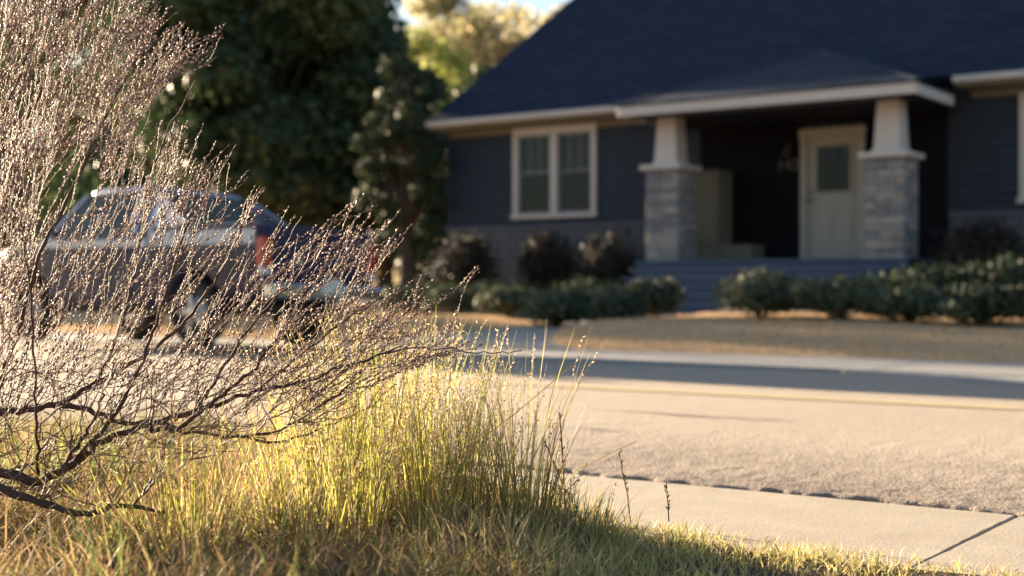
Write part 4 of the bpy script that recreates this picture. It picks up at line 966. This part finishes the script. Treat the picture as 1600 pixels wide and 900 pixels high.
def pickup():
    root = empty('pickup_truck', (-9.88, 10.62, .024), math.pi); tag(root, 'dark blue pickup truck parked beyond the bare shrub', 'pickup truck')
    root.rotation_euler = (R(2.2), 0, math.pi); root.location.z = .045
    W = .86; m = MB()
    st = [(.03, W - .03, 1.24, .55, .74), (.10, W, 1.25, .50, .74), (1.72, W, 1.24, .42, .74), (1.73, W, 1.21, .40, None), (3.45, W, 1.16, .40, None), (3.62, W - .005, 1.14, .40, None), (4.2, W - .02, 1.08, .42, None), (4.55, W - .06, 1.02, .46, None), (4.66, W - .12, .96, .50, None)]
    vehicle_shell(m, st, [(1.02, .36, .42), (3.76, .36, .42)]).build('body', 'truck_paint', root, fixn=True)
    MB().box(.25, 4.4, -.62, .62, .34, .46).build('chassis', 'black_plastic', root)
    for s in (-1, 1):
        for l in (1.02, 3.76): wheel(root, l, s, .355, .22, W + .0)
        MB().bbox(.2, 4.3, s * (W + .013) - .008, s * (W + .013) + .008, .80, .86, .004).build('side_moulding', 'black_plastic', root)
        MB().bbox(.12, 1.70, s * (W + .010) - .006, s * (W + .010) + .006, 1.05, 1.205, .004).build('rail_panel', 'truck_silver', root)
        MB().bbox(.10, 1.72, s * (W - .045) - .05, s * (W - .045) + .05, 1.246, 1.262, .006).build('bed_rail', 'truck_silver', root)
        MB().bbox(1.74, 3.6, s * (W + .010) - .006, s * (W + .010) + .006, 1.045, 1.13, .004).build('belt_panel', 'truck_silver', root)
        MB().bbox(.005, .10, s * (W - .06) - .075, s * (W - .06) + .075, .82, 1.12, .014).build('tail_light', 'tail_red', root)
        MB().bbox(.0, .08, s * (W - .06) - .07, s * (W - .06) + .07, .74, .815, .01).build('reverse_light', 'lens_clear', root)
        MB().bbox(4.56, 4.66, s * .62 - .14, s * .62 + .14, .74, .90, .02).build('headlight', 'lens_clear', root)
        d = MB().bbox(2.0, 3.38, s * (W + .013) - .005, s * (W + .013) + .005, .50, 1.04, .004).build('door', 'truck_paint', root)
        MB().bbox(2.08, 2.24, s * (W + .032) - .012, s * (W + .032) + .012, .98, 1.02, .006).build('handle', 'black_plastic', d)
        mr = MB().bbox(3.28, 3.36, s * (W + .12) - .09, s * (W + .12) + .09, 1.20, 1.36, .03); mr.bar((3.33, s * (W - .06), 1.2), (3.33, s * (W + .05), 1.24), (.02, 0, 0), (0, 0, .02))
        mr.build('mirror', 'black_plastic', root)
        # sloping sail panel behind the cab
        MB().slab([(1.74, s * (W - .10), 1.24), (1.05, s * (W - .05), 1.25), (1.22, s * (W - .06), 1.33), (1.72, s * (W - .18), 1.64)], (0, s * .035, 0)).build('sail_panel', 'truck_silver', root, fixn=True)
        MB().slab([(3.60, s * .30, 1.172), (3.60, s * .74, 1.155), (4.50, s * .68, 1.055), (4.50, s * .30, 1.075)], (0, 0, .012)).build('bonnet_panel', 'truck_silver', root, fixn=True)
    # cab frame
    B = {k: v for k, v in dict(A0=(3.60, .76, 1.14), A1=(3.02, .63, 1.66), B0=(2.02, .80, 1.18), B1=(2.06, .64, 1.68), C0=(1.74, .80, 1.20), C1=(1.80, .63, 1.66)).items()}
    for s in (-1, 1):
        for p, q, w_ in (('A0', 'A1', .03), ('B0', 'B1', .05), ('C0', 'C1', .06)):
            a, c = (Vector((B[k][0], B[k][1] * s, B[k][2])) for k in (p, q))
            MB().bar(a, c, (w_, 0, 0), (0, .025, 0)).build('pillar', 'truck_silver', root)
        gy = s * .004
        q = [Vector((B[k][0], B[k][1] * s, B[k][2])) for k in ('B0', 'A0', 'A1', 'B1')]
        MB().slab(q, (0, gy, 0)).build('side_window', 'car_glass', root)
        q = [Vector((B[k][0], B[k][1] * s, B[k][2])) for k in ('C0', 'B0', 'B1', 'C1')]
        MB().slab(q, (0, gy, 0)).build('quarter_window', 'car_glass', root)
    def q4(k0, k1): return [Vector((B[k0][0], -B[k0][1], B[k0][2])), Vector(B[k0]), Vector(B[k1]), Vector((B[k1][0], -B[k1][1], B[k1][2]))]
    MB().slab(q4('A0', 'A1'), (.004, 0, .003)).build('windscreen', 'car_glass', root)
    MB().slab(q4('C0', 'C1'), (-.004, 0, 0)).build('rear_window', 'car_glass', root)
    rf = MB(); rings = []
    for z, (l0, l1), hw_ in ((1.655, (1.77, 3.05), .655), (1.69, (1.77, 3.05), .66), (1.725, (1.86, 2.97), .61), (1.74, (2.05, 2.8), .48)):
        ring = []
        for k in range(24):
            a = 2 * math.pi * k / 24; ca, sa = math.cos(a), math.sin(a); e = .28
            ring.append(((l0 + l1) / 2 + (l1 - l0) / 2 * math.copysign(abs(ca) ** e, ca), hw_ * math.copysign(abs(sa) ** e, sa), z))
        rings.append(ring)
    rf.loft(rings, True, True, True); rf.build('roof', 'truck_silver', root, fixn=True)
    MB().bbox(1.95, 2.45, -.62, .62, .80, 1.0, .05).bbox(1.85, 2.02, -.62, .62, 1.0, 1.38, .05).build('seat', 'seat_cloth', root)
    MB().bbox(3.05, 3.5, -.7, .7, .95, 1.16, .05).build('dashboard', 'black_plastic', root)
    tg = MB().bbox(.0, .05, -.70, .70, .72, 1.26, .012).build('tailgate', 'truck_paint', root)
    MB().bbox(-.012, .006, -.10, .10, 1.12, 1.17, .004).build('handle', 'black_plastic', tg)
    bp = MB().bbox(-.14, .02, -.86, .86, .50, .66, .03).build('rear_bumper', 'chrome', root)
    MB().bbox(-.155, -.138, -.155, .155, .565, .725, .003).build('licence_plate', 'plate_white', bp)
    MB().bbox(4.60, 4.74, -.84, .84, .46, .64, .03).build('front_bumper', 'chrome', root)
    MB().bbox(4.60, 4.675, -.46, .46, .74, .92, .01).build('grille', 'black_plastic', root)
    MB().bbox(-.006, .0, .30, .42, .86, .92, .002).build('badge', 'chrome', tg)
pickup()
def van():
    x, y = at(645, 30.0); x += 4.4; root = empty('parked_van', (x, y, float(ground_z(x, y)) + .02), R(180)); tag(root, 'pale blue van parked beside the far corner of the house', 'van')
    W = .88; m = MB(); st = [(0, W - .06, 1.12, .42, None), (.15, W - .01, 1.16, .36, None), (.9, W, 1.16, .32, None), (3.3, W, 1.12, .32, None), (4.1, W - .05, .98, .36, None), (4.4, W - .16, .84, .42, None)]
    vehicle_shell(m, st, [(.95, .34, .39), (3.5, .34, .39)]).build('body', 'pale_car', root, fixn=True)
    for s in (-1, 1):
        for l in (.95, 3.5): wheel(root, l, s, .33, .2, W)
        MB().bbox(-.02, .06, s * .72 - .07, s * .72 + .07, .72, 1.08, .02).build('tail_light', 'tail_red', root)
        MB().bbox(4.26, 4.38, s * .55 - .12, s * .55 + .12, .64, .78, .02).build('headlight', 'lens_clear', root)
    B = [(.06, 3.35, .80, 1.15), (.22, 2.55, .66, 1.74)]
    MB().loft([[(l0, -w_, z), (l1, -w_, z), (l1, w_, z), (l0, w_, z)] for l0, l1, w_, z in B], True, False, False).build('glasshouse', 'car_glass', root)
    MB().loft([[(l0, -w_, z), (l1, -w_, z), (l1, w_, z), (l0, w_, z)] for l0, l1, w_, z in ((.19, 2.6, .68, 1.74), (.22, 2.56, .66, 1.80), (.4, 2.4, .54, 1.84))], True, True, True).build('roof', 'pale_car', root, fixn=True)
    for s in (-1, 1):
        for a, c, w_ in (((.08, .80, 1.15), (.24, .66, 1.74), .06), ((1.2, .805, 1.15), (1.22, .665, 1.74), .05), ((2.2, .805, 1.15), (2.1, .665, 1.74), .05), ((3.35, .80, 1.15), (2.55, .66, 1.74), .03)):
            MB().bar((a[0], a[1] * s, a[2]), (c[0], c[1] * s, c[2]), (w_, 0, 0), (0, .02, 0)).build('pillar', 'pale_car', root)
    MB().bbox(1.2, 2.6, -.6, .6, .8, 1.35, .08).build('seat', 'seat_cloth', root)
van()
